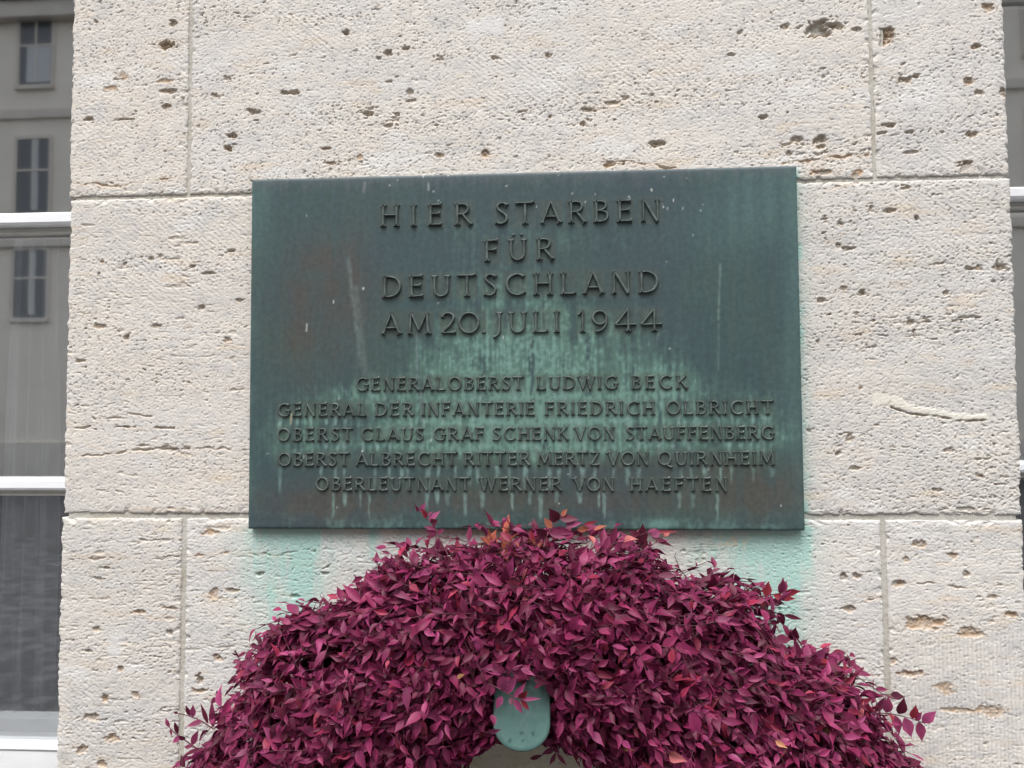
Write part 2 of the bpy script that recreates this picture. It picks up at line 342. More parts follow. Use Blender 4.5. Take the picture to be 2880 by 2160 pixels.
        C[sl] = lerp(C[sl], (.40-.04*ru, .35-.13*ru, .27-.16*ru), mc*(.50+.35*ru))
    for pts, wd, ru in VEINS:
        wp = [W(*p) for p in pts]
        if max(float(p[0]) for p in wp) < x0 or min(float(p[0]) for p in wp) > x1 or max(float(p[1]) for p in wp) < z0 or min(float(p[1]) for p in wp) > z1: continue
        d = polydist(X, Z+.004*gn(X*60, Z*60, 88), pts)+.0016*wob
        brk = ss(-.35, .25, gn(X*34, Z*50, 87)+.3*wob2); m = ss(wd*.8*PXM, wd*.2*PXM, d)*brk; H = H-.0034*m; C = lerp(C, (.50-.04*ru, .40-.12*ru, .29-.15*ru), ss(wd*2.4*PXM, 0, d)*(.25+.4*ru)*(.4+.6*brk))
    pxs, pys = pix(X, Z)
    if x1 > .55 and z0 < 1.5 < z1:                # cream filler pressed into a crack
        pts = [(1895,862),(1935,868),(1975,884),(2030,893),(2075,902),(2128,902)]
        d = polydist(X, Z, pts)+.0042*wob+.0040*wob2; taper = (7+7*ss(2000, 1900, pxs))*PXM
        m = ss(1.0, .75, d/taper); H = H*(1-.7*m)+m*(.0005*np.sqrt(np.clip(1-(d/taper)**2, 0, 1))+.0002*wob2)
        C = lerp(C, (.655, .625, .545), m*(.75+.25*ss(-.4, .3, wob)))
        d2 = polydist(X, Z, [(1925,880),(1962,893),(1990,897),(2030,900),(2070,909),(2128,908)])+.0008*wob2
        k = ss(.0022, .0008, d2); k = k*ss(-.5, .1, wob); H = H-.005*k; C = lerp(C, (.40, .33, .23), k*.9)
    for (a_, b_, rx, ry) in ((1052, 55, 46, 30), (250, 1395, 24, 30)):      # chalky patches
        d = np.hypot((pxs-a_)/rx, (pys-b_)/ry)+.5*gn(X*40, Z*25, 91)
        m = ss(1.1, .5, d); H = H*(1-.6*m); C = lerp(C, (.64, .65, .67), m*.45)
    # verdigris washed off the plaque
    g = np.zeros(X.shape)
    if z0 < ZB:
        stv = gn(X*75, Z*6, 95); stv2 = gn(X*240, Z*22, 96)
        for (a_, w_, t_, l_, s_) in RUNS:
            xo = pxs-a_+6*gn(Z*14, X*2, int(a_)); q = (pys-t_)/l_
            g = g+s_*np.exp(-(xo/w_)**2)*ss(-.02, .02, q)*np.clip(1-q, 0, 1)**.8
        g = g*(.92+.50*stv+.25*stv2)*(1+.9*fbm(X*26, Z*20, 97, 4))
        yel = np.exp(-((pxs-1590)/55)**2-((pys-1172)/12)**2)*ss(-.3, .3, wob)
        g = g*(1-.8*yel); C = lerp(C, (.55, .46, .27), yel*.75)
    edge = np.exp(-np.clip(pxs-1722-.026*(pys-360), 0, 99)/9)*ss(355, 380, pys)*ss(1700, 1722, pxs)*(pys < 1142)
    g = g+edge*(.35+.5*ss(.0, .5, gn(X*50, Z*30, 98)))
    g = np.clip(g*1.3, 0, 1)*np.clip(.95+.35*w1+.25*w2-6*H/.01*.05, .3, 1.3); g = np.clip(g, 0, 1); C = lerp(C, (.31, .54, .48), g*.84); 
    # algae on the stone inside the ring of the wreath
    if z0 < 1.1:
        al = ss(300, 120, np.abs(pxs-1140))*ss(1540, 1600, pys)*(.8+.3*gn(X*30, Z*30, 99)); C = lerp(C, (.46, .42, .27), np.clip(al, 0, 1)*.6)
    return H, C

def block(x0, x1, z0, z1, seed, tilt, char, parent, res, ragl=0.0, ragr=0.0, depth=.03, depl=None, depr=None, hole=True, detail=True, label=None):
    nx = max(3, int(round((x1-x0)/res))+1); nz = max(3, int(round((z1-z0)/res))+1)
    X, Z = np.meshgrid(np.linspace(x0, x1, nx), np.linspace(z0, z1, nz))
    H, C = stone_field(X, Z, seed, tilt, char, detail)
    eL, eR, eB, eT = X-x0, x1-X, Z-z0, z1-Z
    e = np.minimum(np.minimum(eL, eR), np.minimum(eB, eT))
    chip = gn(X*55, Z*75, seed+41)
    H = H - .0018*np.exp(-e/.0024) - ss(.20, .6, chip)*np.exp(-e/.006)*.0040
    H = np.maximum(H, -.027)
    def side(n, amp): return amp*(.6*n[0]+.4*n[1])
    def jit(amp, d, t, k): return amp*(gn(t*28, t*0+k, seed+51)+.7*gn(t*90, t*0+k, seed+52)+.4*gn(t*240, t*0+k, seed+53))*np.exp(-d/.018)
    if detail:
        X = X + jit(ragl or .0011, eL, Z, .3) + jit(ragr or .0011, eR, Z, 5.3)
        Z = Z + jit(.0011, eB, X, 9.3) + jit(.0011, eT, X, 13.3)
        if ragl: H = H - .006*np.exp(-eL/.004)
        if ragr: H = H - .006*np.exp(-eR/.004)
    V = np.stack([X, -H, Z], -1).reshape(-1, 3); cols = C.reshape(-1, 3)
    idx = np.arange(nx*nz).reshape(nz, nx)
    q = np.stack([idx[:-1, :-1], idx[:-1, 1:], idx[1:, 1:], idx[1:, :-1]], -1).reshape(-1, 4)
    if hole:
        cx = X.reshape(-1)[q].mean(1); cz = Z.reshape(-1)[q].mean(1)
        q = q[~((cx > XL+.02) & (cx < XR-.02) & (cz > ZB+.02) & (cz < ZT-.02))]
    vs = [V]; fs = [q]; cs = [cols]; n = len(V)
    for ids, dep, rev in ((idx[0], depth, True), (idx[-1], depth, False), (idx[:, 0], depl or depth, False), (idx[:, -1], depr or depth, True)):
        steps = 2 if dep < .05 else 12; prev = ids
        for k in range(steps):
            b = V[ids].copy(); t = (k+1)/steps; b[:, 1] = b[:, 1]*(1-t)+dep*t
            cur = np.arange(n, n+len(ids)); vs.append(b); cs.append(cols[ids]); n += len(ids)
            f = np.stack([prev[:-1], prev[1:], cur[1:], cur[:-1]], -1)
            fs.append(f if not rev else f[:, ::-1]); prev = cur
    o = mesh('stone_block', np.concatenate(vs), np.concatenate(fs), M_STONE, parent, np.clip(np.concatenate(cs), .02, .85), smooth=True)
    if label: o['label'] = label
    return o

wall = empty('stone_wall', ((PX0+PX1)/2, .1, 0))
tag(wall, 'pale pitted travertine wall of large blocks carrying the bronze plaque', 'wall')
RES = 0.00135
jx = lambda p, q: float(W(p, q)[0]); jz = lambda p, q: float(W(p, q)[1])
ZU0, ZU1 = jz(1170, 408.5), jz(1170, 400.5)      # upper bed joint
ZL0, ZL1 = jz(1170, 1122), jz(1170, 1110)        # lower bed joint
TOP, BOT = 2.62, 0.72
DEP = .24
block(PX0A, jx(405, 200), ZU1, TOP, 1, .10, 'grain', wall, RES, ragl=.0022, depl=DEP, label='block with many rust stained hollows at its left edge')
block(jx(413, 200), jx(1880.5, 200), ZU1, TOP, 2, .06, 'grain', wall, RES, label='long upper block over the plaque with one deep dark cavity')
block(jx(1889, 200), PX1A, ZU1, TOP, 3, .16, 'pit', wall, RES, ragr=.0022, depr=DEP)
MIDX = .5*(XL+XR)
block(PX0, MIDX-.004, ZL1, ZU0, 4, -.02, 'lay', wall, RES, ragl=.0026, depl=DEP)
block(MIDX+.004, PX1, ZL1, ZU0, 5, .03, 'pit', wall, RES, ragr=.0030, depr=DEP, label='block with a strip of cream filler in a crack')
block(PX0C, jx(388, 1400), BOT, ZL0, 6, .03, 'lay', wall, RES, ragl=.0026, depl=DEP)
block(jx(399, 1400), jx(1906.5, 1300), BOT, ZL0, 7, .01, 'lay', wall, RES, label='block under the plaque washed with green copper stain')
block(jx(1919, 1300), PX1C, BOT, ZL0, 8, .04, 'comb', wall, RES, ragr=.0024, depr=DEP, label='block with comb tooling and orange iron stains')
# courses above and below the picture, coarser
for k, (z0, z1) in enumerate(((TOP+.01, 3.2), (3.21, 3.9), (.02, BOT-.01))):
    sp_ = (PX0, -.35+.3*(k % 2), .25+.2*(k % 2), PX1)
    for j in range(3):
        block(sp_[j]+(.004 if j else 0), sp_[j+1]-(.004 if j < 2 else 0), z0, z1, 20+3*k+j, .04, 'grain', wall, .02, depl=DEP if j == 0 else None, depr=DEP if j == 2 else None, hole=False, detail=False)
# the next piers, beyond the windows
for s_, (a_, b_) in ((0, (PX0-2.9, PX0-1.3)), (1, (PX1+1.3, PX1+2.9))):
    for k, (z0, z1) in enumerate(((.02, .70), (.71, 1.31), (1.32, 1.96), (1.97, 2.62), (2.63, 3.24), (3.25, 3.9))):
        block(a_, b_, z0, z1, 40+10*s_+k, .04, 'grain', wall, .02, depl=DEP, depr=DEP, hole=False, detail=False)
for k, (a_, b_) in enumerate(((PX0-1.295, PX0-.005), (PX1+.005, PX1+1.295))):      # under the window sills
    block(a_, b_, .02, (float(W(60, 1598, .215)[1]) if k == 0 else .98)-.104, 60+k, .03, 'grain', wall, .02, hole=False, detail=False)
    block(a_, b_, 3.52, 3.9, 64+k, .03, 'grain', wall, .02, hole=False, detail=False)
# mortar behind the joints
def mortar():
    x0, x1, z0, z1, r = PX0+.012, PX1-.012, .75, 2.6, .0028
    nx, nz = int((x1-x0)/r), int((z1-z0)/r)
    X, Z = np.meshgrid(np.linspace(x0, x1, nx), np.linspace(z0, z1, nz))
    H = -.0034+.0014*fbm(X*14, Z*14, 3, 2)+.0007*gn(X*160, Z*160, 4)
    C = np.empty(X.shape+(3,)); C[...] = (.46, .44, .395); C = lerp(C, (.40, .375, .31), ss(-.2, .5, fbm(X*9, Z*9, 6, 3))*.8)
    C = C*(1+.12*gn(X*220, Z*220, 8))[..., None]
    pxs, pys = pix(X, Z); gm = ss(1690, 1735, pxs)*ss(1790, 1745, pxs)*ss(1100, 1140, pys); C = lerp(C, (.22, .42, .36), gm*.4)
    V = np.stack([X, -H, Z], -1).reshape(-1, 3); idx = np.arange(nx*nz).reshape(nz, nx)
    q = np.stack([idx[:-1, :-1], idx[:-1, 1:], idx[1:, 1:], idx[1:, :-1]], -1).reshape(-1, 4)
    c = V[q].mean(1)
    near = np.zeros(len(q), bool)
    for zz in ((ZU0+ZU1)/2, (ZL0+ZL1)/2): near |= np.abs(c[:, 2]-zz) < .022
    for xx in (409, 1884.7): near |= (np.abs(c[:, 0]-jx(xx, 200)) < .022) & (c[:, 2] > ZU0)
    near |= (np.abs(c[:, 0]-jx(393.5, 1400)) < .022) & (c[:, 2] < ZL1)
    near |= (np.abs(c[:, 0]-jx(1912.7, 1300)) < .022) & (c[:, 2] < ZL1)
    q = q[near]; used = np.unique(q); mp = np.zeros(len(V), int); mp[used] = np.arange(len(used))
    return mesh('mortar', V[used], mp[q], M_MORTAR, wall, C.reshape(-1, 3)[used], smooth=True)
mortar()
MB().box(PX0+.02, PX1-.02, .012, .5, .02, 3.9).build('backing', M_PUTTY, wall)

# ------------------------------------------------------------------ bronze plaque
plq = empty('memorial_plaque', ((XL+XR)/2, 0, ZB))
tag(plq, 'large dark green bronze plaque with raised capital lettering on the stone wall', 'plaque')
# lines of lettering: word, x0, x1 (2880-wide measurements), baseline y at x0 and x1, cap height
LINES = [
 ([('HIER', 1072, 1327), ('STARBEN', 1392, 1856)], (1070, 639), (1856, 624), 64, 'big'),
 ([('FÜR', 1364, 1557)], (1364, 737), (1557, 731), 63, 'big'),
 ([('DEUTSCHLAND', 1077, 1852)], (1077, 839), (1852, 825), 64, 'big'),
 ([('AM', 1076, 1212), ('20.', 1241, 1366), ('JULI', 1392, 1573), ('1944', 1630, 1857)], (1076, 942), (1857, 933), 62, 'big'),
 ([('GENERALOBERST', 1002, 1472), ('LUDWIG', 1510, 1737), ('BECK', 1778, 1932)], (1002, 1100), (1932, 1094), 38, 'small'),
 ([('GENERAL', 782, 1030), ('DER', 1057, 1162), ('INFANTERIE', 1187, 1504), ('FRIEDRICH', 1534, 1841), ('OLBRICHT', 1873, 2173)], (782, 1172), (2173, 1165), 38, 'small'),
 ([('OBERST', 780, 991), ('CLAUS', 1017, 1192), ('GRAF', 1219, 1361), ('SCHENK', 1386, 1598), ('VON', 1617, 1729), ('STAUFFENBERG', 1760, 2177)], (780, 1241), (2177, 1236), 37, 'small'),
 ([('OBERST', 782, 982), ('ALBRECHT', 1003, 1285), ('RITTER', 1306, 1490), ('MERTZ', 1511, 1687), ('VON', 1709, 1824), ('QUIRNHEIM', 1849, 2178)], (782, 1311), (2178, 1308), 38, 'small'),
 ([('OBERLEUTNANT', 888, 1322), ('WERNER', 1350, 1579), ('VON', 1614, 1727), ('HAEFTEN', 1773, 2045)], (888, 1380), (2045, 1382), 38, 'small')]
def ell(cx, cy_, rx, ry, n=28):
    return [(cx+rx*math.sin(2*math.pi*k/n), cy_+ry*math.cos(2*math.pi*k/n)) for k in range(n)]
ST = ('l', [(.09, 0), (.09, 1)], .55, .55, 1)
OO = ('o', ell(.43, .5, .355, .455), 0, 0, 1)
def bar(y, x1, f=.9): return ('l', [(.09, y), (x1, y+.012)], 0, f, 1)
CC = ('c', [(.70, .80), (.58, .92), (.42, .95), (.22, .87), (.09, .66), (.08, .40), (.20, .14), (.42, .04), (.60, .08), (.74, .20)], .5, .2, 1)
GLY = {
 'H': (.68, [ST, ('l', [(.59, 0), (.59, 1)], .55, .55, 1), ('l', [(.09, .52), (.59, .52)], 0, 0, 1)]),
 'I': (.18, [ST]),
 'E': (.54, [ST, bar(.945, .50), bar(.53, .45), bar(.055, .53)]),
 'F': (.52, [ST, bar(.945, .51), bar(.52, .45)]),
 'L': (.53, [ST, ('c', [(.09, .055), (.3, .055), (.44, .065), (.54, .13)], 0, .3, 1)]),
 'R': (.62, [ST, ('c', [(.09, .945), (.28, .945), (.43, .89), (.48, .74), (.42, .58), (.28, .505), (.09, .49)], 0, 0, 1), ('l', [(.27, .52), (.59, .0)], 0, .5, 1.1)]),
 'B': (.55, [ST, ('c', [(.09, .945), (.26, .945), (.40, .89), (.43, .76), (.38, .63), (.24, .555), (.09, .54)], 0, 0, 1), ('c', [(.09, .54), (.28, .53), (.45, .44), (.49, .29), (.43, .13), (.28, .06), (.09, .055)], 0, 0, 1)]),
 'D': (.70, [ST, ('c', [(.09, .945), (.30, .945), (.52, .84), (.64, .62), (.63, .38), (.51, .16), (.30, .06), (.09, .055)], 0, 0, 1)]),
 'S': (.50, [('c', [(.45, .82), (.38, .92), (.26, .955), (.13, .89), (.10, .75), (.19, .61), (.33, .49), (.43, .35), (.42, .17), (.30, .06), (.17, .05), (.04, .14)], .5, .5, 1)]),
 'T': (.62, [('c', [(.0, .90), (.05, .945), (.30, .945), (.52, .95), (.65, 1.03)], .2, .4, 1), ('l', [(.32, 0), (.32, .94)], .55, 0, 1)]),
 'A': (.70, [('l', [(.03, 0), (.35, 1.02)], .6, .0, .72), ('l', [(.33, 1.04), (.67, 0)], 0, .5, 1.12), ('l', [(.15, .31), (.55, .31)], 0, 0, 1)]),
 'N': (.70, [('l', [(.10, 0), (.10, 1)], .6, .2, .7), ('l', [(.10, 1.02), (.61, -.03)], .2, 0, 1.15), ('l', [(.61, 0), (.61, 1)], 0, .7, .7)]),
 'U': (.68, [('c', [(.10, 1), (.10, .70), (.10, .40), (.14, .18), (.25, .06), (.36, .045), (.48, .09), (.56, .22), (.585, .40), (.585, .70), (.585, 1)], .6, .6, .95)]),
 'C': (.76, [CC]),
 'G': (.78, [CC, ('l', [(.68, .12), (.68, .44)], 0, .2, .9), ('l', [(.53, .44), (.80, .45)], .3, .3, 1)]),
 'O': (.86, [OO]), '0': (.86, [('o', ell(.43, .5, .36, .455), 0, 0, 1)]),
 'Q': (.88, [OO, ('c', [(.44, .16), (.58, .03), (.72, -.08), (.92, -.13)], 0, .3, 1.1)]),
 'M': (.90, [('l', [(.10, 0), (.15, 1)], .6, .2, .8), ('l', [(.14, 1.02), (.46, .16)], .2, 0, 1.05), ('l', [(.44, .16), (.76, 1.02)], 0, .2, .72), ('l', [(.75, 1), (.81, 0)], .2, .6, 1.05)]),
 'W': (.98, [('l', [(.03, 1), (.28, -.02)], .6, 0, 1.05), ('l', [(.26, -.02), (.50, 1)], 0, .2, .7), ('l', [(.48, 1), (.72, -.02)], .2, 0, 1.05), ('l', [(.70, -.02), (.95, 1)], 0, .6, .7)]),
 'V': (.68, [('l', [(.03, 1), (.36, -.03)], .6, 0, 1.1), ('l', [(.34, -.03), (.65, 1)], 0, .6, .7)]),
 'K': (.62, [ST, ('l', [(.12, .46), (.54, 1)], 0, .5, .75), ('l', [(.24, .58), (.60, 0)], 0, .5, 1.1)]),
 'Z': (.60, [('l', [(.04, .94), (.54, .94)], .5, 0, 1), ('l', [(.54, .97), (.06, .03)], 0, 0, 1.1), ('l', [(.06, .055), (.57, .06)], 0, .6, 1)]),
 'J': (.26, [('c', [(.18, 1), (.18, .7), (.18, .35), (.16, .08), (.08, -.09), (-.07, -.19)], .6, .1, 1)]),
 '1': (.20, [('l', [(.12, 0), (.12, 1.03)], .55, 0, .95), ('l', [(.12, 1.03), (-.04, .78)], 0, .2, .6)]),
 '2': (.58, [('c', [(.05, .74), (.10, .88), (.24, .96), (.40, .92), (.48, .78), (.44, .60), (.32, .40), (.17, .22), (.04, .05)], .2, 0, 1), ('l', [(.03, .06), (.58, .075)], 0, .7, 1.2)]),
 '9': (.62, [('o', ell(.31, .66, .255, .30), 0, 0, .9), ('c', [(.56, .70), (.56, .45), (.48, .24), (.34, .09), (.14, .03)], 0, .2, 1)]),
 '4': (.72, [('l', [(.52, 1.06), (.02, .33)], 0, .1, .8), ('l', [(.0, .33), (.80, .345)], .1, .5, .95), ('l', [(.50, 1.06), (.50, 0)], 0, .6, 1)]),
 '.': (.14, [('d', [(.07, .06)], 0, 0, 1)])}
GLY['Ü'] = (GLY['U'][0], GLY['U'][1]+[('d', [(.20, 1.19)], 0, 0, 1), ('d', [(.50, 1.19)], 0, 0, 1)])
def catmull(p, n):
    p = np.array(p, float); q = np.vstack([2*p[0]-p[1], p, 2*p[-1]-p[-2]]); out = []
    for i in range(1, len(q)-2):
        for t in np.linspace(0, 1, n, endpoint=False):
            a, b, c, d = q[i-1], q[i], q[i+1], q[i+2]
            out.append(.5*(2*b+(c-a)*t+(2*a-5*b+4*c-d)*t*t+(3*b-a-3*c+d)*t**3))
    out.append(q[-2]); return np.array(out)
SEC = np.array([(-.5, -.12), (-.47, .40), (-.13, 1), (.13, 1), (.47, .40), (.5, -.12)])
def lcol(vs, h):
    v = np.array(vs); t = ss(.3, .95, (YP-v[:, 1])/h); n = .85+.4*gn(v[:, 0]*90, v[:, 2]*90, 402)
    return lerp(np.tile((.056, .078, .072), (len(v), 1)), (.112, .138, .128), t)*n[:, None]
def letter_line(words, b0, b1, cap, size):
    spans = []
    hgt = .0052 if size == 'big' else .0036
    thick, thin = (.150, .092) if size == 'big' else (.185, .125)
    A = np.array([float(v) for v in WN(*b0, YP)]); B = np.array([float(v) for v in WN(*b1, YP)])
    ex = (B-A)/np.linalg.norm(B-A); ez = np.array([-ex[1], ex[0]])
    capm = cap*.76806*(CAM_D+YP)/FPX*1.005
    rnd = random.Random(len(words)*7+cap); nst = 0
    for word, xa, xb in words:
        vs, fs = [], []
        f = lambda xx: (xx-b0[0])/(b1[0]-b0[0])
        pa = np.array([float(v) for v in WN(xa, b0[1]+(b1[1]-b0[1])*f(xa), YP)]); pb = np.array([float(v) for v in WN(xb, b0[1]+(b1[1]-b0[1])*f(xb), YP)])
        wid = np.linalg.norm(pb-pa); adv = [GLY[c][0] for c in word]; tot = sum(adv)*capm; k = 1.20; gap = (wid-tot*k)/max(1, len(word)-1)
        if gap < .05*capm:
            k = (wid-.05*capm*(len(word)-1))/tot; gap = .05*capm
        if len(word) == 1: gap = 0
        if size == 'small': k, gap = k, gap
        cur = 0.0
        for ch, ad in zip(word, adv):
            spans.append((pa[0]+cur, pa[0]+cur+ad*capm*k))
            for (kind, pts, fa, fb, wk) in GLY[ch][1]:
                nst += 1; h = hgt*(1+.012*(nst % 7))*(1 if kind != 'd' else .8)
                if kind == 'd':
                    c = pts[0]; r = .085; pp = [(c[0]-r, c[1]-r*.9), (c[0]+r, c[1]-r*.9), (c[0]+r, c[1]+r*.9), (c[0]-r, c[1]+r*.9), c]
                    n = len(vs)
                    for i, (x, y) in enumerate(pp):
                        o = pa+ex*(cur+x*capm*k)+ez*(y*capm); vs.append((o[0], YP+.0005-(h if i == 4 else 0), o[1]))
                    fs += [(n, n+1, n+4), (n+1, n+2, n+4), (n+2, n+3, n+4), (n+3, n, n+4)]; continue
                if kind == 'l': P = np.array(pts[0])+np.array([0, .03, .07, .12, .2, .35, .5, .65, .8, .88, .93, .97, 1])[:, None]*(np.array(pts[1])-np.array(pts[0]))
                elif kind == 'c': P = catmull(pts, 4)
                else: P = np.array(pts+[pts[0]])
                P = P*np.array([k, 1.0])
                T = np.gradient(P, axis=0)
                if kind == 'o': T[0] = T[-1] = P[1]-P[-2]
                T /= np.linalg.norm(T, axis=1)[:, None]; N = np.stack([-T[:, 1], T[:, 0]], 1)
                L = np.concatenate([[0], np.cumsum(np.linalg.norm(np.diff(P, axis=0), axis=1))])
                wd = (thin+(thick-thin)*np.abs(T[:, 1])**1.3)*wk
                wd = wd*(1+1.9*fa*np.exp(-(L/.072)**2)+1.9*fb*np.exp(-((L[-1]-L)/.072)**2))
                n0 = len(vs); m = len(P)
                for i in range(m):
                    for j, (so, sh) in enumerate(SEC):
                        q = P[i]+N[i]*so*wd[i]
                        if kind != 'o' and 0 < j < 5:
                            pull = (.10 if j in (1, 4) else .42)*wd[i]
                            if i == 0: q = q+T[i]*pull*.8
                            if i == m-1: q = q-T[i]*pull*.8
                        o = pa+ex*(cur+q[0]*capm)+ez*(q[1]*capm); vs.append((o[0], YP-sh*h, o[1]))
                for i in range(m-1):
                    for j in range(5):
                        a = n0+i*6+j; fs.append((a, a+1, a+7, a+6))
                if kind != 'o':
                    fs.append(tuple(n0+j for j in range(6))); fs.append(tuple(n0+(m-1)*6+j for j in reversed(range(6))))
            cur += ad*capm*k+gap
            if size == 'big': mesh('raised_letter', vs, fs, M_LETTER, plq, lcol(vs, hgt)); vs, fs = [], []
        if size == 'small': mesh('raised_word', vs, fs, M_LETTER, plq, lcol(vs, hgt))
    return spans
SPANS = [letter_line(*L) for L in LINES]

def plaque_body():
    r = .0020; nx, nz = int((XR-XL)/r)+1, int((ZT-ZB)/r)+1
    X, Z = np.meshgrid(np.linspace(XL, XR, nx), np.linspace(ZB, ZT, nz))
    px, py = pix(X, Z, YP)
    nb = fbm(X*5, Z*3.5, 201, 3); nm = fbm(X*26, Z*18, 202, 3); st = fbm(X*60, Z*4, 203, 2); st2 = fbm(X*150, Z*12, 204, 2); mo = fbm(X*120, Z*90, 205, 3)
    C = np.empty(X.shape+(3,)); C[...] = (.038, .066, .069)
    C = lerp(C, (.038, .054, .067), np.clip(.35+.9*nb+.5*st, 0, 1)*.7)          # blue grey
    C = lerp(C, (.047, .080, .064), np.clip(.15+.9*fbm(X*4+9, Z*4, 206, 3)+.4*st, 0, 1)*.8)   # olive green
    def g2(cx, cy_, sx, sy_): return np.exp(-((px-cx)/sx)**2-((py-cy_)/sy_)**2)
    br = g2(660, 690, 70, 130)+.9*g2(760, 640, 50, 120)+.6*g2(700, 560, 60, 60)+1.1*g2(1650, 1060, 130, 60)+1.1*g2(700, 1090, 120, 50)+1.0*g2(1150, 1085, 520, 30)+.5*g2(1380, 1010, 300, 40)
    C = lerp(C, (.062, .055, .046), np.clip(br*(.8+.8*nm+.4*st), 0, 1)*.72)
    teal = g2(1660, 420, 120, 90)+.7*g2(1720, 700, 30, 300)+.8*g2(560, 420, 30, 110)+.4*g2(1560, 500, 110, 60)
    C = lerp(C, (.066, .122, .118), np.clip(teal*(.8+.5*st), 0, 1)*.75)
    gr = .95*g2(1140, 850, 190, 120)+.75*g2(1180, 720, 120, 70)+.45*g2(1080, 620, 150, 60)+.7*g2(800, 845, 90, 30)+.8*g2(1110, 905, 380, 55)+.75*g2(1450, 830, 60, 40)+.65*g2(1300, 870, 330, 60)+.8*g2(1120, 960, 560, 40)+.6*g2(640, 920, 50, 80)+.5*g2(980, 760, 120, 90)+.45*g2(1380, 740, 110, 90)+.35*g2(1140, 500, 300, 60)+.5*g2(1640, 930, 60, 80)
    gm = ss(.12, .95, gr*(.90+.7*st+.8*nm+.45*st2)+.16*mo)
    C = lerp(C, (.084, .160, .130), gm*.80)
    C = lerp(C, (.145, .260, .222), ss(.50, 1.25, gr*(.75+.9*st2+1.1*mo+.6*nm))*.55)
    # pale runs under the letters
    rnd = random.Random(5); runs = np.zeros(X.shape)
    for li in range(3, 9):
        words, b0, b1, cap, size = LINES[li]
        for (a, b) in SPANS[li]:
            if rnd.random() > {3: .35, 4: .45, 5: .6, 6: .75, 7: .85, 8: .62}[li]: continue
            xc = a+(b-a)*rnd.choice((.15, .5, .85)); zb = float(WN(b0[0], b0[1], YP)[1]); w = rnd.uniform(.0022, .0048)
            ln = rnd.uniform(.016, .030) if li < 7 else rnd.uniform(.022, .058); sgt = rnd.uniform(.45, 1)
            q = (zb-.001-Z)/ln; xx = (X-xc+.0016*gn(Z*60, X*0+xc*90, 7))/(w*(1.15-.5*np.clip(q, 0, 1)))
            runs = np.maximum(runs, sgt*np.exp(-xx**4)*ss(-.04, .02, q)*ss(1.0, .72, q)*(.75+.5*mo))
    C = lerp(C, (.190, .295, .270), np.clip(runs, 0, 1)*.72)
    # olive dirt held round the letters
    hal = np.zeros(X.shape)
    for L, spn in zip(LINES, SPANS):
        z0 = .5*(float(WN(*L[1], YP)[1])+float(WN(*L[2], YP)[1])); c = L[3]*.76806*CAM_D/FPX
        for a, b in spn:
            d = np.maximum(np.maximum(a-X, X-b), np.maximum(z0-Z, Z-z0-c)); hal = np.maximum(hal, ss(.009, -.001, d))
    C = lerp(C, (.062, .072, .056), np.clip(hal*(.55+.5*nm), 0, 1)*.75)
    # bottom edge bloom, top drips, rim
    be = np.exp(-(Z-ZB)/.014)*ss(-.25, .45, nm+.5*mo)+1.3*g2(1430, 1132, 28, 9); C = lerp(C, (.125, .235, .205), np.clip(be, 0, 1)*.65)
    te = ss(.030+.03*gn(X*38, X*0, 208)+.02*gn(X*120, X*0, 210), .0, ZT-Z); C = lerp(C, (.082, .096, .106), te*.55)
    le = np.exp(-(X-XL)/.012)+np.exp(-(XR-X)/.014); C = lerp(C, (.070, .120, .110), np.clip(le*(.6+nm), 0, 1)*.5)
    # single marks
    for (x0, y0, x1, y1, w, col, k) in ((1552, 690, 1556, 570, 2.2, (.17, .25, .21), .55), (780, 790, 752, 560, 5, (.13, .17, .17), .45), (795, 850, 770, 620, 6, (.12, .15, .14), .35), (1552, 800, 1553, 700, 2, (.15, .2, .18), .3),
            (628, 915, 629, 895, 2, (.42, .38, .27), .8), (662, 715, 663, 700, 1.5, (.45, .46, .42), .8), (925, 395, 926, 410, 2, (.3, .33, .33), .8), (786, 415, 788, 395, 3, (.16, .18, .2), .7), (900, 725, 902, 850, 3, (.15, .19, .2), .5), (910, 850, 913, 910, 3, (.2, .25, .26), .5)):
        t = np.clip(((px-x0)*(x1-x0)+(py-y0)*(y1-y0))/((x1-x0)**2+(y1-y0)**2), 0, 1); d = np.hypot(px-x0-t*(x1-x0), py-y0-t*(y1-y0))
        C = lerp(C, col, np.exp(-(d/w)**2)*k*np.clip(.8+.6*mo, 0, 1))
    for i in range(52):
        sx, sy_ = rnd.uniform(560, 1710), rnd.uniform(385, 1120)
        if i < 26: sy_ = rnd.uniform(372, 470); sx = rnd.uniform(820, 1600)
        if i > 60: sx, sy_ = rnd.uniform(1125, 1165), rnd.uniform(1058, 1080)
        d = np.hypot(px-sx, (py-sy_)*rnd.uniform(.4, 1)); C = lerp(C, (.48, .50, .47), ss(rnd.uniform(1.6, 2.6), .6, d)*rnd.uniform(.35, .95))
    C = C*(1.10+.18*mo+.10*st2)[..., None]
    H = .0005*nb+.00012*mo
    e = np.minimum(np.minimum(X-XL, XR-X), np.minimum(Z-ZB, ZT-Z)); Y = YP-H+.0016*np.exp(-e/.0016)
    V = np.stack([X, Y, Z], -1).reshape(-1, 3); idx = np.arange(nx*nz).reshape(nz, nx); cols = C.reshape(-1, 3)
    q = np.stack([idx[:-1, :-1], idx[:-1, 1:], idx[1:, 1:], idx[1:, :-1]], -1).reshape(-1, 4)
    vs = [V]; fs = [q]; cs = [cols]; n = len(V)
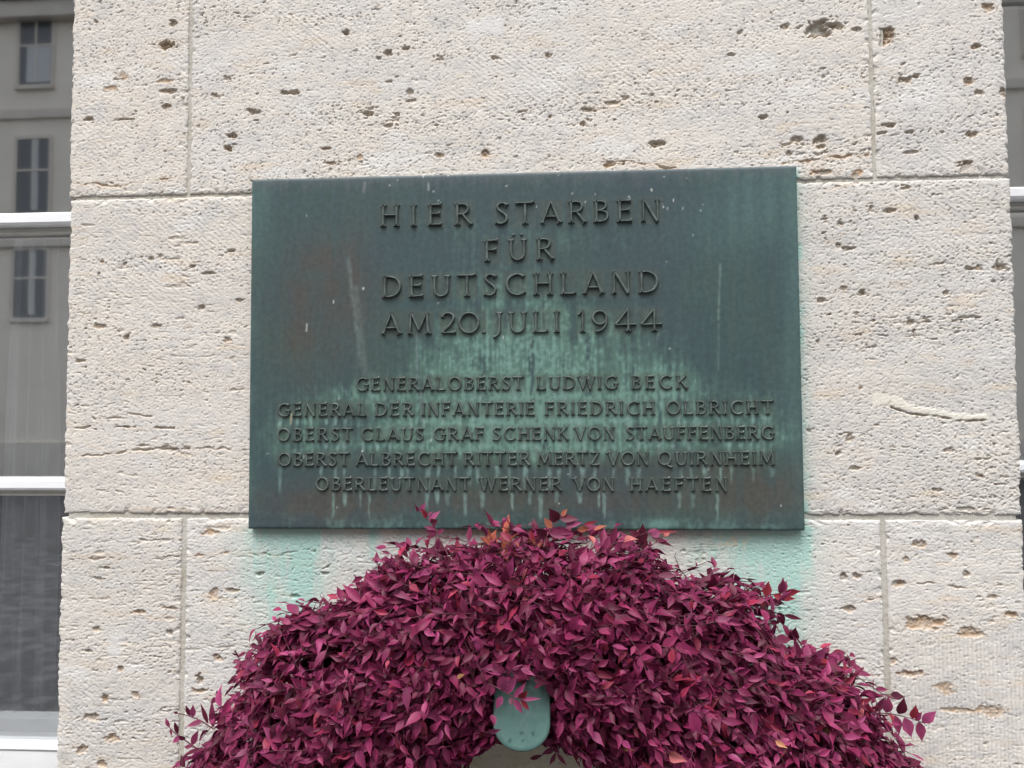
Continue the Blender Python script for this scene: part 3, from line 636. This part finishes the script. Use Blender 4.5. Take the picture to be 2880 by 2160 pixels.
    for ids, rev in ((idx[0], True), (idx[-1], False), (idx[:, 0], False), (idx[:, -1], True)):
        b = V[ids].copy(); b[:, 1] = .004; cur = np.arange(n, n+len(ids)); vs.append(b); cs.append(cols[ids]); n += len(ids)
        f = np.stack([ids[:-1], ids[1:], cur[1:], cur[:-1]], -1); fs.append(f if not rev else f[:, ::-1])
    mesh('plate', np.concatenate(vs), np.concatenate(fs), M_BRONZE, plq, np.clip(np.concatenate(cs), .01, .8), smooth=True)
plaque_body()

# ------------------------------------------------------------------ wreath
YC = -.115; RT, RD = .150, .098                     # ring plane, radial and depth half sizes of the bound ring
cx_, cz_ = (float(v) for v in W(1163, 1985, YC))
ROUT = 772/FPX*(CAM_D+YC)*1.0; RM = ROUT-RT-.012
wre = empty('wreath', (cx_, YC, cz_))
tag(wre, 'wine red wreath of pointed leaves hanging below the bronze plaque', 'wreath')
rng = np.random.default_rng(11)
def ring(phi, psi, off):
    """ phi round the ring (0 = top, + = right), psi round the bundle (0 = towards viewer, + = outward) """
    a = (phi+math.pi) % (2*math.pi)-math.pi
    grow = .016*np.exp(-((a+.05)/.32)**2)+.030*ss(.5, 1.0, a)+.014*ss(-.75, -1.15, a)+.022*gn(a*4.2, a*0+3.3, 505)+.024*np.exp(-((a+.40)/.09)**2)-.026*np.exp(-((a+.57)/.08)**2)+.014*np.exp(-((a+.76)/.09)**2)+.018*np.exp(-((a-.56)/.09)**2)-.022*np.exp(-((a-.73)/.07)**2)+.010*gn(a*11, a*0+1.3, 506)
    rr = RM+(RT+off+grow*np.clip(np.sin(psi), 0, 1))*np.sin(psi); y = YC-(RD+off)*np.cos(psi)
    y = y-.016*gn(a*6, psi*1.6, 507)
    return np.stack([cx_+rr*np.sin(phi), y, cz_+rr*np.cos(phi)], -1)
TT = np.array([0, .10, .25, .45, .65, .84, 1.0]); WW = np.array([.06, .52, .92, 1.0, .66, .24, .0])
def unit(a): return a/np.maximum(np.linalg.norm(a, axis=-1, keepdims=True), 1e-9)
def leaves(base, axis, nrm, ln, wd, col, fold, curl, twist):
    """ many leaf blades at once; returns verts, quads, colours """
    n = len(base); axis = unit(axis); side = unit(np.cross(axis, nrm)); nrm = np.cross(side, axis)
    m = len(TT); V = np.zeros((n, m, 3, 3)); C = np.zeros((n, m, 3, 3))
    for i, (t, w) in enumerate(zip(TT, WW)):
        ang = twist*t; s2 = side*np.cos(ang)[:, None]+nrm*np.sin(ang)[:, None]; n2 = -side*np.sin(ang)[:, None]+nrm*np.cos(ang)[:, None]
        mid = base+axis*(ln*(t-.18*np.abs(curl)*t*t))[:, None]+nrm*(-curl*ln*t*t*.55)[:, None]
        hw = (wd*.5*w)[:, None]
        for j, sg in enumerate((-1, 0, 1)):
            V[:, i, j] = mid+s2*hw*sg+n2*(np.abs(sg)*hw*fold[:, None])
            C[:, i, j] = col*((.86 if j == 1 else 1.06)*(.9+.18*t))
    idx = np.arange(n*m*3).reshape(n, m, 3)
    q = np.stack([idx[:, :-1, :-1], idx[:, :-1, 1:], idx[:, 1:, 1:], idx[:, 1:, :-1]], -1).reshape(-1, 4)
    return V.reshape(-1, 3), q, C.reshape(-1, 3)
def leafcol(n, r):
    base = np.array([.165, .0165, .060]); k = r.random(n); c = np.tile(base, (n, 1))
    c[k < .05] = (.22, .020, .050); c[(k > .16) & (k < .36)] = (.090, .0095, .030); c[(k > .36) & (k < .56)] = (.205, .028, .088)
    c[k > .998] = (.40, .12, .12); c[(k > .996) & (k < .998)] = (.30, .14, .07)
    return 1.12*c*(.66+.68*r.random((n, 1)))*(1+.10*(r.random((n, 3))-.5))
def tube(vs, fs, pts, r0, r1, n=5):
    pts = np.asarray(pts, float); b = len(vs); T = unit(np.gradient(pts, axis=0)); ref = np.array([.3, -.9, .25])
    A = unit(np.cross(T, ref)); B = np.cross(T, A)
    for i in range(len(pts)):
        r = r0+(r1-r0)*i/(len(pts)-1)
        for k in range(n):
            a = 2*math.pi*k/n; vs.append(pts[i]+A[i]*math.cos(a)*r+B[i]*math.sin(a)*r)
    for i in range(len(pts)-1):
        for k in range(n):
            a, c = b+i*n+k, b+i*n+(k+1) % n; fs.append((a, c, c+n, a+n))

def in_hook(p):
    X, Z = p[..., 0], p[..., 2]
    dx, dy, dz = X, p[..., 1]+CAM_D, Z-CAM_Z
    f = dx*AF[0]+dy*AF[1]+dz*AF[2]
    px = 1106+FPX*(dx*AR[0]+dy*AR[1]+dz*AR[2])/f; py = 829.5-FPX*(dx*AU[0]+dy*AU[1]+dz*AU[2])/f
    return px, py
def foliage():
    NS = 4800; stem_v, stem_f = [], []
    Bs, Ax, Nr, Ln, Wd, Cl = [], [], [], [], [], []
    for s in range(NS):
        phi0 = rng.uniform(-math.pi, math.pi); psi0 = rng.uniform(-1.75, 1.9)
        dirn = 1.0 if phi0 > 0 else -1.0
        if abs(phi0) < .5 and rng.random() < .5*(1-abs(phi0)/.5): dirn = -dirn
        if rng.random() < .10: dirn = -dirn
        L = rng.uniform(.08, .19); ns = 9; t = np.linspace(0, 1, ns)
        spread = rng.normal(0, .62)+(.15 if psi0 > .6 else 0)
        ct, sn = math.cos(spread), math.sin(spread)
        lift = rng.uniform(-.006, .020); bow = rng.uniform(.0, .02)
        if psi0 > .7 and rng.random() < .35: lift += rng.uniform(.005, .030)
        top = rng.random() < .10 and abs(phi0) < 1.0
        phi = phi0+dirn*ct*L*t/RM*(.5 if top else 1); psi = psi0+sn*L*t/((RT+RD)/2)
        if top: psi = psi0+abs(sn)*L*t/((RT+RD)/2)
        off = -.028+(.030+lift)*t+bow*t*t
        P = ring(phi, psi, off)+rng.normal(0, .0015, (ns, 3)); T = unit(np.gradient(P, axis=0))
        e = 1e-3; N = unit(ring(phi, psi, off+e)-ring(phi, psi, off))
        if P[:, 1].max() > -.012: P[:, 1] = np.minimum(P[:, 1], -.012)
        sx_, sy_ = in_hook(P)
        if not ((np.hypot((sx_-1128)/150, (sy_-1690)/85) < 1).any() or ((np.abs(sx_-1130) < 64) & (sy_ > 1450) & (sy_ < 1630) & (P[:, 1] < -.16)).any()): tube(stem_v, stem_f, P, .0012, .0006, 4)
        nl = int(L/rng.uniform(.0090, .0125)); tt = np.linspace(.06, 1.0, nl)
        S = np.cross(T, N)
        for i, u in enumerate(tt):
            p = np.array([np.interp(u, t, P[:, k]) for k in range(3)]); j = min(ns-1, int(u*(ns-1)))
            sg = 1 if i % 2 else -1
            if i == nl-1: ax = T[j]*1.0+N[j]*.15
            else: ax = T[j]*rng.uniform(.35, .9)+S[j]*sg*rng.uniform(.6, 1.0)+N[j]*rng.uniform(-.1, .75)
            ax = ax+rng.normal(0, .22, 3)+np.array([0, 0, -.12])
            nr = N[j]*.9+np.array([0, -.35, .45])+rng.normal(0, .58, 3)
            l = rng.uniform(.017, .037)*(1-.25*(u > .85)); 
            if rng.random() < .06: l *= 1.3
            Bs.append(p); Ax.append(ax); Nr.append(nr); Ln.append(l); Wd.append(l*rng.uniform(.31, .47)); Cl.append(phi0)
    Bs, Ax, Nr, Ln, Wd, Cl = map(np.array, (Bs, Ax, Nr, Ln, Wd, Cl)); n = len(Bs)
    col = leafcol(n, rng)
    # dry orange leaves in the dip at the top
    px, py = in_hook(Bs)
    dry = (np.hypot((px-1105)/75, (py-1175)/26) < 1) & (rng.random(n) < .40); col[dry] = np.array([.30, .075, .050])*(.6+.8*rng.random((dry.sum(), 1)))
    dry = (np.hypot((px-1300)/150, (py-1150)/26) < 1) & (rng.random(n) < .10); col[dry] = np.array([.42, .13, .12])
    # the hook pokes through: nothing in front of its plate; nothing deep in the wall
    tip = Bs+unit(Ax)*Ln[:, None]; tx, ty = in_hook(tip)
    inside = lambda a, b: (np.abs(a-1130) < 58) & (b > 1478) & (b < 1640)
    ok = ~((inside(px, py) | inside(tx, ty)) & (np.minimum(Bs[:, 1], tip[:, 1]) < -.165)) & (tip[:, 1] < -.006)
    # opening at the middle of the ring
    ok &= ~((np.hypot((tx-1128)/125, (ty-1672)/62) < 1))
    sel = np.where(ok)[0]; r2 = rng
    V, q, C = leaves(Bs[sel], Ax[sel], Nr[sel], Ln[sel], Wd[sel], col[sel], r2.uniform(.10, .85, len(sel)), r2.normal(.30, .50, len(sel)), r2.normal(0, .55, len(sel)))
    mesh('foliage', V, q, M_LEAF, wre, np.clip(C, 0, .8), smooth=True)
    mesh('stems', stem_v, np.array(stem_f), M_STEM, wre, smooth=True)
    print('leaves', len(sel))
foliage()
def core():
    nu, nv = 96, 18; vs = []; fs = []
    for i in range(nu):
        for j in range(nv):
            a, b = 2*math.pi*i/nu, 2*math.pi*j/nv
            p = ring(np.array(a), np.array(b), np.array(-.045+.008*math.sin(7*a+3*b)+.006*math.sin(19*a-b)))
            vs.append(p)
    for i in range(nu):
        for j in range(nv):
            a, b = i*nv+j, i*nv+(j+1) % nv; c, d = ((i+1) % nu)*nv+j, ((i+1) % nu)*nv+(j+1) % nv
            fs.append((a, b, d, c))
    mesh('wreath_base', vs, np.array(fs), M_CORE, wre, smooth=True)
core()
# sprigs that stand clear of the mass: stem (2880-wide measurements), depth at root and tip, leaves (foot, tip, width, tone)
WINE, DARK, RED, PINK, TAN = (.185, .026, .075), (.085, .010, .026), (.24, .024, .040), (.25, .045, .12), (.38, .12, .075)
def sprig(stem, y0, y1, lvs, seed, label=None):
    r = np.random.default_rng(seed); vs, fs = [], []
    n = len(stem); P = np.array([P3(a, b, y0+(y1-y0)*i/(n-1)) for i, (a, b) in enumerate(stem)]); P = catmull(P, 5)
    tube(vs, fs, P, .0013, .0007, 5); nst = len(fs)
    B, A, N, L, Wd, C = [], [], [], [], [], []
    sx = np.array([p[0] for p in P]); 
    for (x0, y0_, x1, y1_, w, c) in lvs:
        p = P3(x0, y0_, (y0+y1)/2); k = np.argmin(np.hypot(P[:, 0]-p[0], P[:, 2]-p[2])); yy = P[k, 1]
        a = P3(x0, y0_, yy); b = P3(x1, y1_, yy-r.uniform(-.006, .014)); B.append(a); A.append(b-a); L.append(np.linalg.norm(b-a)); Wd.append(w*.76806*(CAM_D+yy)/FPX)
        N.append(np.array([0, -1, .35])+r.normal(0, .25, 3)); C.append(np.array(c)*r.uniform(.85, 1.15))
    B, A, N, L, Wd, C = map(np.array, (B, A, N, L, Wd, C)); m = len(B)
    V, q, cc = leaves(B, A, N, L, Wd, C, r.uniform(.15, .45, m), r.normal(.1, .2, m), r.normal(0, .3, m))
    o = len(vs); allv = np.vstack([np.array(vs), V]); allf = np.vstack([np.array(fs), q+o]); col = np.vstack([np.tile((.085, .022, .035), (o, 1)), cc])
    ob = mesh('sprig', allv, allf, [M_STEM, M_LEAF], wre, col, smooth=True, mi=[0]*nst+[1]*len(q))
    if label: ob['label'] = label
def auto(stem, ln, wd, seed, tones, every=None, updown=True):
    """ leaves left and right along a stem """
    r = random.Random(seed); pts = catmull(stem, 8); L = np.concatenate([[0], np.cumsum(np.linalg.norm(np.diff(pts, axis=0), axis=1))]); out = []
    every = every or ln*.42; k = 0; d = every*.8
    while d < L[-1]:
        i = int(np.searchsorted(L, d)); i = min(i, len(pts)-1); T = pts[i]-pts[max(0, i-1)]; a = math.atan2(T[1], T[0])+(1 if k % 2 else -1)*r.uniform(.6, 1.15)
        l = ln*r.uniform(.75, 1.15); out.append((pts[i][0], pts[i][1], pts[i][0]+l*math.cos(a), pts[i][1]+l*math.sin(a), wd*r.uniform(.7, 1.15), r.choice(tones))); d += every*r.uniform(.7, 1.2); k += 1
    a = math.atan2(*(pts[-1]-pts[-2])[::-1]); out.append((pts[-1][0], pts[-1][1], pts[-1][0]+ln*math.cos(a), pts[-1][1]+ln*math.sin(a), wd*.8, r.choice(tones)))
    return out
sprig([(2330, 2030), (2367, 2017), (2430, 2006), (2500, 2007), (2560, 2020), (2601, 2035)], -.10, -.09,
      [(2462, 2003, 2487, 1956, 24, WINE), (2493, 2004, 2500, 1957, 27, WINE), (2527, 2008, 2547, 1962, 29, DARK), (2566, 2021, 2576, 1981, 26, RED), (2575, 2024, 2594, 2003, 18, WINE), (2594, 2031, 2636, 2000, 27, PINK),
       (2480, 2009, 2504, 2063, 15, WINE), (2503, 2006, 2514, 2034, 14, RED), (2517, 2012, 2530, 2069, 25, WINE), (2543, 2018, 2565, 2077, 31, PINK), (2584, 2030, 2594, 2088, 26, WINE), (2400, 2010, 2417, 1975, 18, WINE), (2380, 1993, 2415, 1955, 22, WINE), (2430, 2006, 2475, 2052, 28, WINE)], 1, 'long sprig with eight clear leaves standing out to the right')
s_ = [(2190, 1745), (2230, 1720), (2262, 1712)]; sprig([(1980, 1700), (2060, 1695), (2120, 1685), (2170, 1672), (2215, 1668)], -.13, -.10, auto([(2010, 1700), (2060, 1695), (2120, 1685), (2170, 1672), (2205, 1668)], 50, 25, 3, [DARK, DARK, WINE, RED]), 2)
sprig([(2070, 1708), (2140, 1715), (2200, 1728), (2240, 1738)], -.12, -.09, [(2120, 1712, 2150, 1740, 20, WINE), (2150, 1716, 2188, 1739, 22, WINE), (2188, 1722, 2210, 1764, 24, DARK), (2150, 1690, 2168, 1704, 25, DARK), (2170, 1690, 2200, 1700, 22, DARK), (2205, 1730, 2262, 1742, 13, DARK), (2100, 1710, 2110, 1680, 22, WINE), (2190, 1680, 2240, 1684, 18, RED)], 3)
sprig([(1260, 1560), (1237, 1519), (1228, 1491), (1202, 1459), (1180, 1437)], -.16, -.13, [(1200, 1457, 1184, 1428, 16, RED), (1182, 1440, 1196, 1411, 14, PINK), (1176, 1440, 1169, 1418, 8, WINE), (1207, 1466, 1237, 1434, 20, PINK), (1214, 1475, 1230, 1460, 24, DARK), (1203, 1450, 1217, 1438, 8, PINK), (1226, 1490, 1191, 1480, 15, WINE), (1229, 1499, 1193, 1492, 13, WINE), (1230, 1502, 1252, 1487, 14, WINE), (1237, 1516, 1228, 1552, 18, WINE)], 4, 'short upright sprig in front of the plaque')
sprig([(1530, 1540), (1535, 1513), (1556, 1480), (1579, 1450)], -.17, -.14, [(1568, 1467, 1543, 1429, 34, DARK), (1574, 1458, 1630, 1462, 24, DARK), (1579, 1452, 1594, 1430, 14, TAN), (1535, 1512, 1503, 1484, 32, DARK), (1552, 1485, 1528, 1455, 20, TAN), (1555, 1488, 1620, 1500, 24, WINE), (1545, 1500, 1615, 1505, 26, WINE), (1500, 1525, 1492, 1488, 14, RED), (1590, 1476, 1640, 1470, 20, PINK), (1640, 1476, 1686, 1464, 9, RED), (1622, 1490, 1665, 1484, 18, TAN), (1670, 1490, 1710, 1480, 16, TAN)], 5, 'sprig with dark and dry orange leaves at the top of the wreath')
sprig([(1740, 1580), (1790, 1540), (1822, 1505), (1845, 1490)], -.15, -.12, [(1800, 1530, 1808, 1470, 38, DARK), (1805, 1525, 1770, 1490, 30, DARK), (1810, 1545, 1800, 1500, 34, DARK), (1830, 1506, 1862, 1490, 28, PINK), (1840, 1498, 1912, 1494, 9, RED), (1832, 1510, 1898, 1536, 15, DARK), (1790, 1545, 1740, 1490, 20, WINE)], 6)
sprig([(700, 1930), (690, 1900), (678, 1865), (664, 1835)], -.10, -.08, [(664, 1836, 660, 1828, 7, WINE), (667, 1842, 652, 1838, 6, WINE), (669, 1846, 692, 1838, 8, WINE), (673, 1856, 655, 1857, 7, WINE), (676, 1862, 708, 1862, 11, WINE), (672, 1850, 661, 1831, 8, DARK), (680, 1878, 660, 1895, 10, WINE), (685, 1890, 712, 1880, 14, WINE)], 7, 'thin sprig of small leaves on the left shoulder')
sprig([(560, 2110), (525, 2085), (490, 2060), (464, 2030)], -.09, -.07, [(478, 2045, 460, 2018, 12, WINE), (480, 2050, 484, 2072, 10, WINE), (500, 2065, 492, 2022, 13, DARK), (507, 2072, 484, 2090, 16, PINK), (520, 2080, 500, 2070, 14, WINE), (540, 2095, 560, 2050, 20, WINE)], 8, 'sprig reaching out furthest to the left')
sprig([(600, 2050), (560, 2025), (525, 2012), (492, 2005)], -.10, -.08, [(500, 2006, 488, 2002, 8, WINE), (535, 2013, 523, 1982, 14, WINE), (543, 2016, 543, 1978, 17, PINK), (570, 2028, 520, 2044, 16, WINE), (585, 2035, 563, 1975, 12, DARK), (600, 2045, 590, 1970, 18, WINE), (615, 2045, 626, 1975, 14, DARK)], 9)
sprig([(2200, 1905), (2235, 1890), (2280, 1868), (2310, 1850)], -.13, -.11, [(2290, 1862, 2325, 1818, 24, PINK), (2298, 1860, 2345, 1858, 14, RED), (2260, 1880, 2230, 1780, 22, WINE), (2225, 1800, 2240, 1765, 32, DARK), (2300, 1866, 2340, 1882, 18, RED), (2250, 1885, 2300, 1905, 22, WINE)], 10)

sprig([(1330, 1930), (1360, 1921), (1400, 1935), (1440, 1958), (1467, 1967)], -.215, -.262, [(1415, 1945, 1427, 1905, 28, PINK), (1425, 1950, 1455, 1897, 22, PINK), (1445, 1960, 1481, 1919, 20, PINK), (1458, 1962, 1485, 1940, 24, RED), (1462, 1967, 1526, 1965, 11, PINK),
       (1412, 1958, 1393, 1998, 20, PINK), (1436, 1962, 1440, 1985, 14, DARK), (1446, 1966, 1472, 2010, 18, PINK), (1464, 1969, 1494, 2002, 15, RED), (1375, 1920, 1362, 1958, 17, WINE), (1385, 1925, 1380, 1960, 17, WINE), (1360, 1918, 1362, 1880, 24, WINE), (1398, 1933, 1438, 1900, 30, WINE)], 21, 'sprig lying over the bronze tongue of the hook')
sprig([(1370, 1905), (1420, 1892), (1445, 1882), (1470, 1872)], -.215, -.255, [(1440, 1886, 1492, 1912, 24, WINE), (1465, 1880, 1508, 1903, 15, PINK), (1440, 1886, 1472, 1868, 14, PINK), (1470, 1872, 1492, 1882, 10, WINE), (1415, 1893, 1406, 1868, 22, WINE), (1405, 1897, 1420, 1928, 20, WINE)], 22)
sprig([(1340, 2055), (1375, 2060), (1390, 2056)], -.20, -.24, [(1372, 2060, 1413, 2048, 16, PINK), (1383, 2010, 1391, 2044, 20, WINE), (1350, 2056, 1362, 2040, 18, WINE), (1345, 2058, 1330, 2085, 18, WINE)], 23)
sprig([(1560, 2060), (1580, 2090), (1565, 2110), (1560, 2140)], -.14, -.15, [(1560, 2105, 1522, 2122, 16, WINE), (1556, 2100, 1575, 2120, 15, WINE), (1562, 2118, 1545, 2158, 12, WINE), (1566, 2118, 1595, 2155, 12, WINE), (1575, 2080, 1598, 2130, 14, WINE), (1490, 2134, 1530, 2126, 12, DARK)], 24)
# ------------------------------------------------------------------ bronze wreath hook
YH = -.222
hx0, _ = WN(1385, 1990, YH); hx1, _ = WN(1547, 1990, YH); _, hz0 = WN(1466, 2116, YH); _, hz1 = WN(1466, 1884, YH)
hx0, hx1, hz0, hz1 = map(float, (hx0, hx1, hz0, hz1)); hw = (hx1-hx0)/2; hc = (hx0+hx1)/2
hook = empty('wreath_hook', (hc, 0, hz1)); tag(hook, 'rounded verdigris green bronze tongue of the hook holding the wreath', 'hook')
def capsule():
    n = 28; out = []
    for k in range(n): a = math.pi*k/(n-1); out.append((hc+hw*math.cos(a), hz1-hw*.86+hw*.86*math.sin(a)))
    for k in range(n): a = math.pi+math.pi*k/(n-1); out.append((hc+hw*math.cos(a), hz0+hw*.86+hw*.86*math.sin(a)))
    out = np.array(out); c = np.array([hc, (hz0+hz1)/2]); rings = [(0, .012), (.0, .0022), (.0022, 0)]
    vs = []; m = len(out); fs = []
    def yat(z): return YH+.030*(z-hz0)/(hz1-hz0)          # leans back a little at the top
    d = unit(out-c)
    for ins, yo in rings:
        p = out-d*ins; vs += [(a, yat(b)+yo, b) for a, b in p]
    for s in np.linspace(.92, .04, 24):
        p = c+(out-d*.0022-c)*s; vs += [(a, yat(b), b) for a, b in p]
    for k in range(len(rings)+23):
        for i in range(m): j = (i+1) % m; fs.append((k*m+i, k*m+j, (k+1)*m+j, (k+1)*m+i))
    fs.append(tuple((len(rings)+23)*m+i for i in range(m))); back = len(vs)
    fs.append(tuple(reversed(range(m))))
    V = np.array(vs); X, Z = V[:, 0], V[:, 2]; t = (Z-hz0)/(hz1-hz0)
    C = np.tile((.088, .168, .152), (len(V), 1)); n1 = 1.5*fbm(X*48, Z*40, 301, 4)
    C = lerp(C, (.055, .082, .080), np.clip(ss(.35, .85, t+.45*n1), 0, 1)*.85); C = lerp(C, (.135, .215, .215), np.clip(ss(.1, .5, n1)*np.exp(-((t-.42)/.16)**2), 0, 1)*.7)
    for (a, b, r_) in ((.5, .21, .0022), (.70, .21, .0026), (.30, .12, .0030), (.24, .21, .0012), (.52, .125, .0012), (.7, .10, .0012)):
        d = np.hypot(X-(hx0+a*2*hw), (Z-(hz0+b*(hz1-hz0)))*.75); C = lerp(C, (.035, .075, .070), ss(r_*1.3, r_*.5, d))
    o = mesh('plate', V, fs, M_VERDI, hook, C, smooth=True)
    for p in o.data.polygons: 
        if len(p.vertices) > 4: p.use_smooth = False
capsule()
arm = MB().box(hc-.022, hc+.022, YH+.035, .006, hz1-.075, hz1-.055); o = arm.build('arm', M_VERDI, hook)
a_ = o.data.attributes.new('Tint', 'FLOAT_COLOR', 'POINT'); a_.data.foreach_set('color', [.13, .2, .18, 1]*len(o.data.vertices))

# ------------------------------------------------------------------ windows
YG = .215                                          # glass plane, set back in the opening
def window(x0, x1, bars, label, sill_z, sx0, sx1, ztop=3.5):
    w = empty('window', ((x0+x1)/2, YG, sill_z)); tag(w, label, 'window', 'windows either side of the stone pier')
    f = MB(); zb = .62
    f.box(x0-.03, x0+.07, YG-.035, YG+.05, zb, ztop, .004); f.box(x1-.07, x1+.03, YG-.035, YG+.05, zb, ztop, .004)
    f.box(x0+.07, x1-.07, YG-.030, YG+.05, ztop-.09, ztop, .004)
    f.build('frame', M_WOOD, w)
    f = MB(); f.box(x0+.07, x1-.07, YG-.020, YG+.04, sill_z-.013, sill_z, .002); f.box(x0+.07, x1-.07, YG-.014, YG+.05, sill_z-.09, sill_z-.0135)
    f.build('bottom_rail', M_WOOD, w)
    f = MB(); ys = (-.030, -.026, YG-.0205); zs = (sill_z-.050, sill_z-.032, sill_z-.016)
    f.v += [(x, y, z) for x in (sx0, sx1) for y, z in ((ys[0], zs[0]-.05), (ys[0], zs[0]+.012), (ys[1], zs[1]), (ys[2]+.0105, zs[2]), (ys[2]+.0105, zs[0]-.05))]
    f.f += [(k, k+1, k+6, k+5) for k in range(4)]+[(4, 0, 5, 9), (0, 4, 3, 2, 1), (5, 6, 7, 8, 9)]
    f.build('sill', M_SILL, w)
    for a, b in bars:
        f = MB(); f.box(x0+.07, x1-.07, YG-.042, YG+.03, a+(b-a)*.36, b, .005); 
        t = f.build('glazing_bar', M_WOOD, w)
        f = MB(); f.box(x0+.07, x1-.07, YG-.018, YG+.03, a, a+(b-a)*.14, .002); f.box(x0+.07, x1-.07, YG-.012, YG+.03, a+(b-a)*.14, a+(b-a)*.36-.0005); f.build('bead', M_PUTTY, t)
    lim = [sill_z]+[v for ab in bars for v in ab]+[ztop-.09]
    lim = sorted(lim)
    for a, b in zip(lim[0::2], lim[1::2]):
        mesh('glass_pane', [(x0+.07, YG, a), (x1-.07, YG, a), (x1-.07, YG, b), (x0+.07, YG, b)], [(0, 1, 2, 3)], M_GLASS, w)
    return w
wz = lambda x, y: float(W(x, y, YG)[1])
WL0, WL1 = PX0-1.28, PX0+.02
barsL = [(wz(70, 1069), wz(70, 1031)), (wz(70, 510), wz(70, 470)), (2.62, 2.68)]
window(WL0, WL1+.06, barsL, 'white framed window left of the stone pier with a pale facade mirrored in it', wz(60, 1598), PX0-1.29, PX0C+.0005)
barsR = [(wz(2205, 1030), wz(2205, 995)), (wz(2200, 455), wz(2200, 415)), (wz(2190, 5), wz(2190, -30))]
window(PX1-.08, PX1+1.28, barsR, 'narrow strip of white barred window past the right edge of the stone pier', .98, PX1C-.0005, PX1+1.29)
# rooms behind
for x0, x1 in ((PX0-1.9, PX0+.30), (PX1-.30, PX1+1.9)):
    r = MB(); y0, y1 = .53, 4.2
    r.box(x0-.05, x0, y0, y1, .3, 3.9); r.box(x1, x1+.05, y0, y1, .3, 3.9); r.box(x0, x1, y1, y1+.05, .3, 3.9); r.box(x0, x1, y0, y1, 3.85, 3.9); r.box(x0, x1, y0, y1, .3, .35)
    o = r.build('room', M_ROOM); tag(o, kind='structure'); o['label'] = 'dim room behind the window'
def curtain(name, px0, px1, yy, z0, z1, label, folds, amp):
    x0, x1 = float(W(px0, 1000, yy)[0]), float(W(px1, 1000, yy)[0]); nx, nz = 90, 30; vs = []; fs = []
    for j in range(nz+1):
        for i in range(nx+1):
            t = i/nx; z = z0+(z1-z0)*j/nz; k = 1+.10*math.sin(3*t+2*z); x = x0+(x1-x0)*t-.05*(z1-z)*(1-t)*.4
            vs.append((x, yy+amp*math.sin(folds*6.283*t*k+.3*math.sin(3*z))+.3*amp*math.sin(2.3*folds*6.283*t+z), z))
    for j in range(nz):
        for i in range(nx): a = j*(nx+1)+i; fs.append((a, a+1, a+nx+2, a+nx+1))
    o = mesh(name, vs, np.array(fs), M_CURT, None, smooth=True); tag(o, label, 'curtain'); return o
curtain('curtain', 18, 118, .38, .80, 2.05, 'sheer grey curtain hanging in folds behind the left window', 3.5, .018)
MB().box(WL0+.1, WL1+.05, .34, .50, .60, float(W(60, 1549, .34)[1]), .004).build('inner_sill', M_BOARD, bpy.data.objects['window'])

# ------------------------------------------------------------------ building across the yard, seen mirrored in the panes
YF = -19.0
bld = empty('courtyard_building', (0, YF, 0)); tag(bld, 'beige plastered building across the yard, mirrored in the left window', 'building')
def FM(px, py):
    d = [AF[i]*FPX+AR[i]*(px-1106)-AU[i]*(py-829.5) for i in range(3)]
    s = ((CAM_D+YG)+(YG-YF))/d[1]; return d[0]*s, CAM_Z+d[2]*s
WINS = [(FM(50, 180), FM(110, 35)), (FM(35, 455), FM(110, 300)), (FM(30, 680), FM(100, 540))]
zt = FM(70, 12)[1]
MB().box(-40, 40, YF-8, YF, 0, zt).build('wall', M_PLASTER, bld)
rf = MB(); rf.v += [(-40.5, YF+.5, zt), (40.5, YF+.5, zt), (40.5, YF-4, zt+3.6), (-40.5, YF-4, zt+3.6), (-40.5, YF-8.5, zt), (40.5, YF-8.5, zt)]; rf.f += [(0, 1, 2, 3), (3, 2, 5, 4), (0, 4, 5, 1), (0, 3, 4), (1, 5, 2)]
rf.build('roof', M_ROOF, bld)
bd = MB(); bd.box(-40, 40, YF, YF+.10, FM(70, 250)[1]-.10, FM(70, 250)[1]+.15); bd.box(-40, 40, YF, YF+.12, FM(70, 525)[1]-.12, FM(70, 525)[1]+.12); bd.box(-40, 40, YF, YF+.35, zt-.5, zt-.02); bd.box(-40, 40, YF, YF+.08, 0, 1.0)
bd.build('string_course', M_BAND, bld)
xc0 = sum(a[0]+b[0] for a, b in WINS)/6; wwid = abs(WINS[1][1][0]-WINS[1][0][0])
for k in range(-5, 13):
    for r_, (a, b) in enumerate(WINS):
        xc = xc0+k*3.1; z0, z1 = a[1], b[1]
        fr = MB(); yv = YF+.02
        fr.box(xc-wwid/2-.10, xc-wwid/2, YF, YF+.05, z0-.1, z1+.1); fr.box(xc+wwid/2, xc+wwid/2+.10, YF, YF+.05, z0-.1, z1+.1); fr.box(xc-wwid/2, xc+wwid/2, YF, YF+.05, z1, z1+.1); fr.box(xc-wwid/2-.1, xc+wwid/2+.1, YF, YF+.12, z0-.22, z0-.1)
        fr.box(xc-.03, xc+.03, YF, YF+.04, z0, z1); zm = z0+(z1-z0)*.56; fr.box(xc-wwid/2, xc-.03, YF, YF+.045, zm-.03, zm+.03); fr.box(xc+.03, xc+wwid/2, YF, YF+.045, zm-.03, zm+.03)
        fo = fr.build('window', M_BAND, bld)
        pn = MB(); pn.box(xc-wwid/2, xc+wwid/2, YF, YF+.012, z0-.1, z1); pn.build('pane', M_DARKPANE, fo)
        if r_ == 0 and k % 3 == 0: MB().box(xc-.28*wwid, xc+wwid/2-.03, YF+.014, YF+.030, z0, zm).build('blind', M_BLIND, fo)
        else: MB().box(xc+.02, xc+.16, YF+.014, YF+.028, z0, z1).build('blind', M_BLIND, fo)
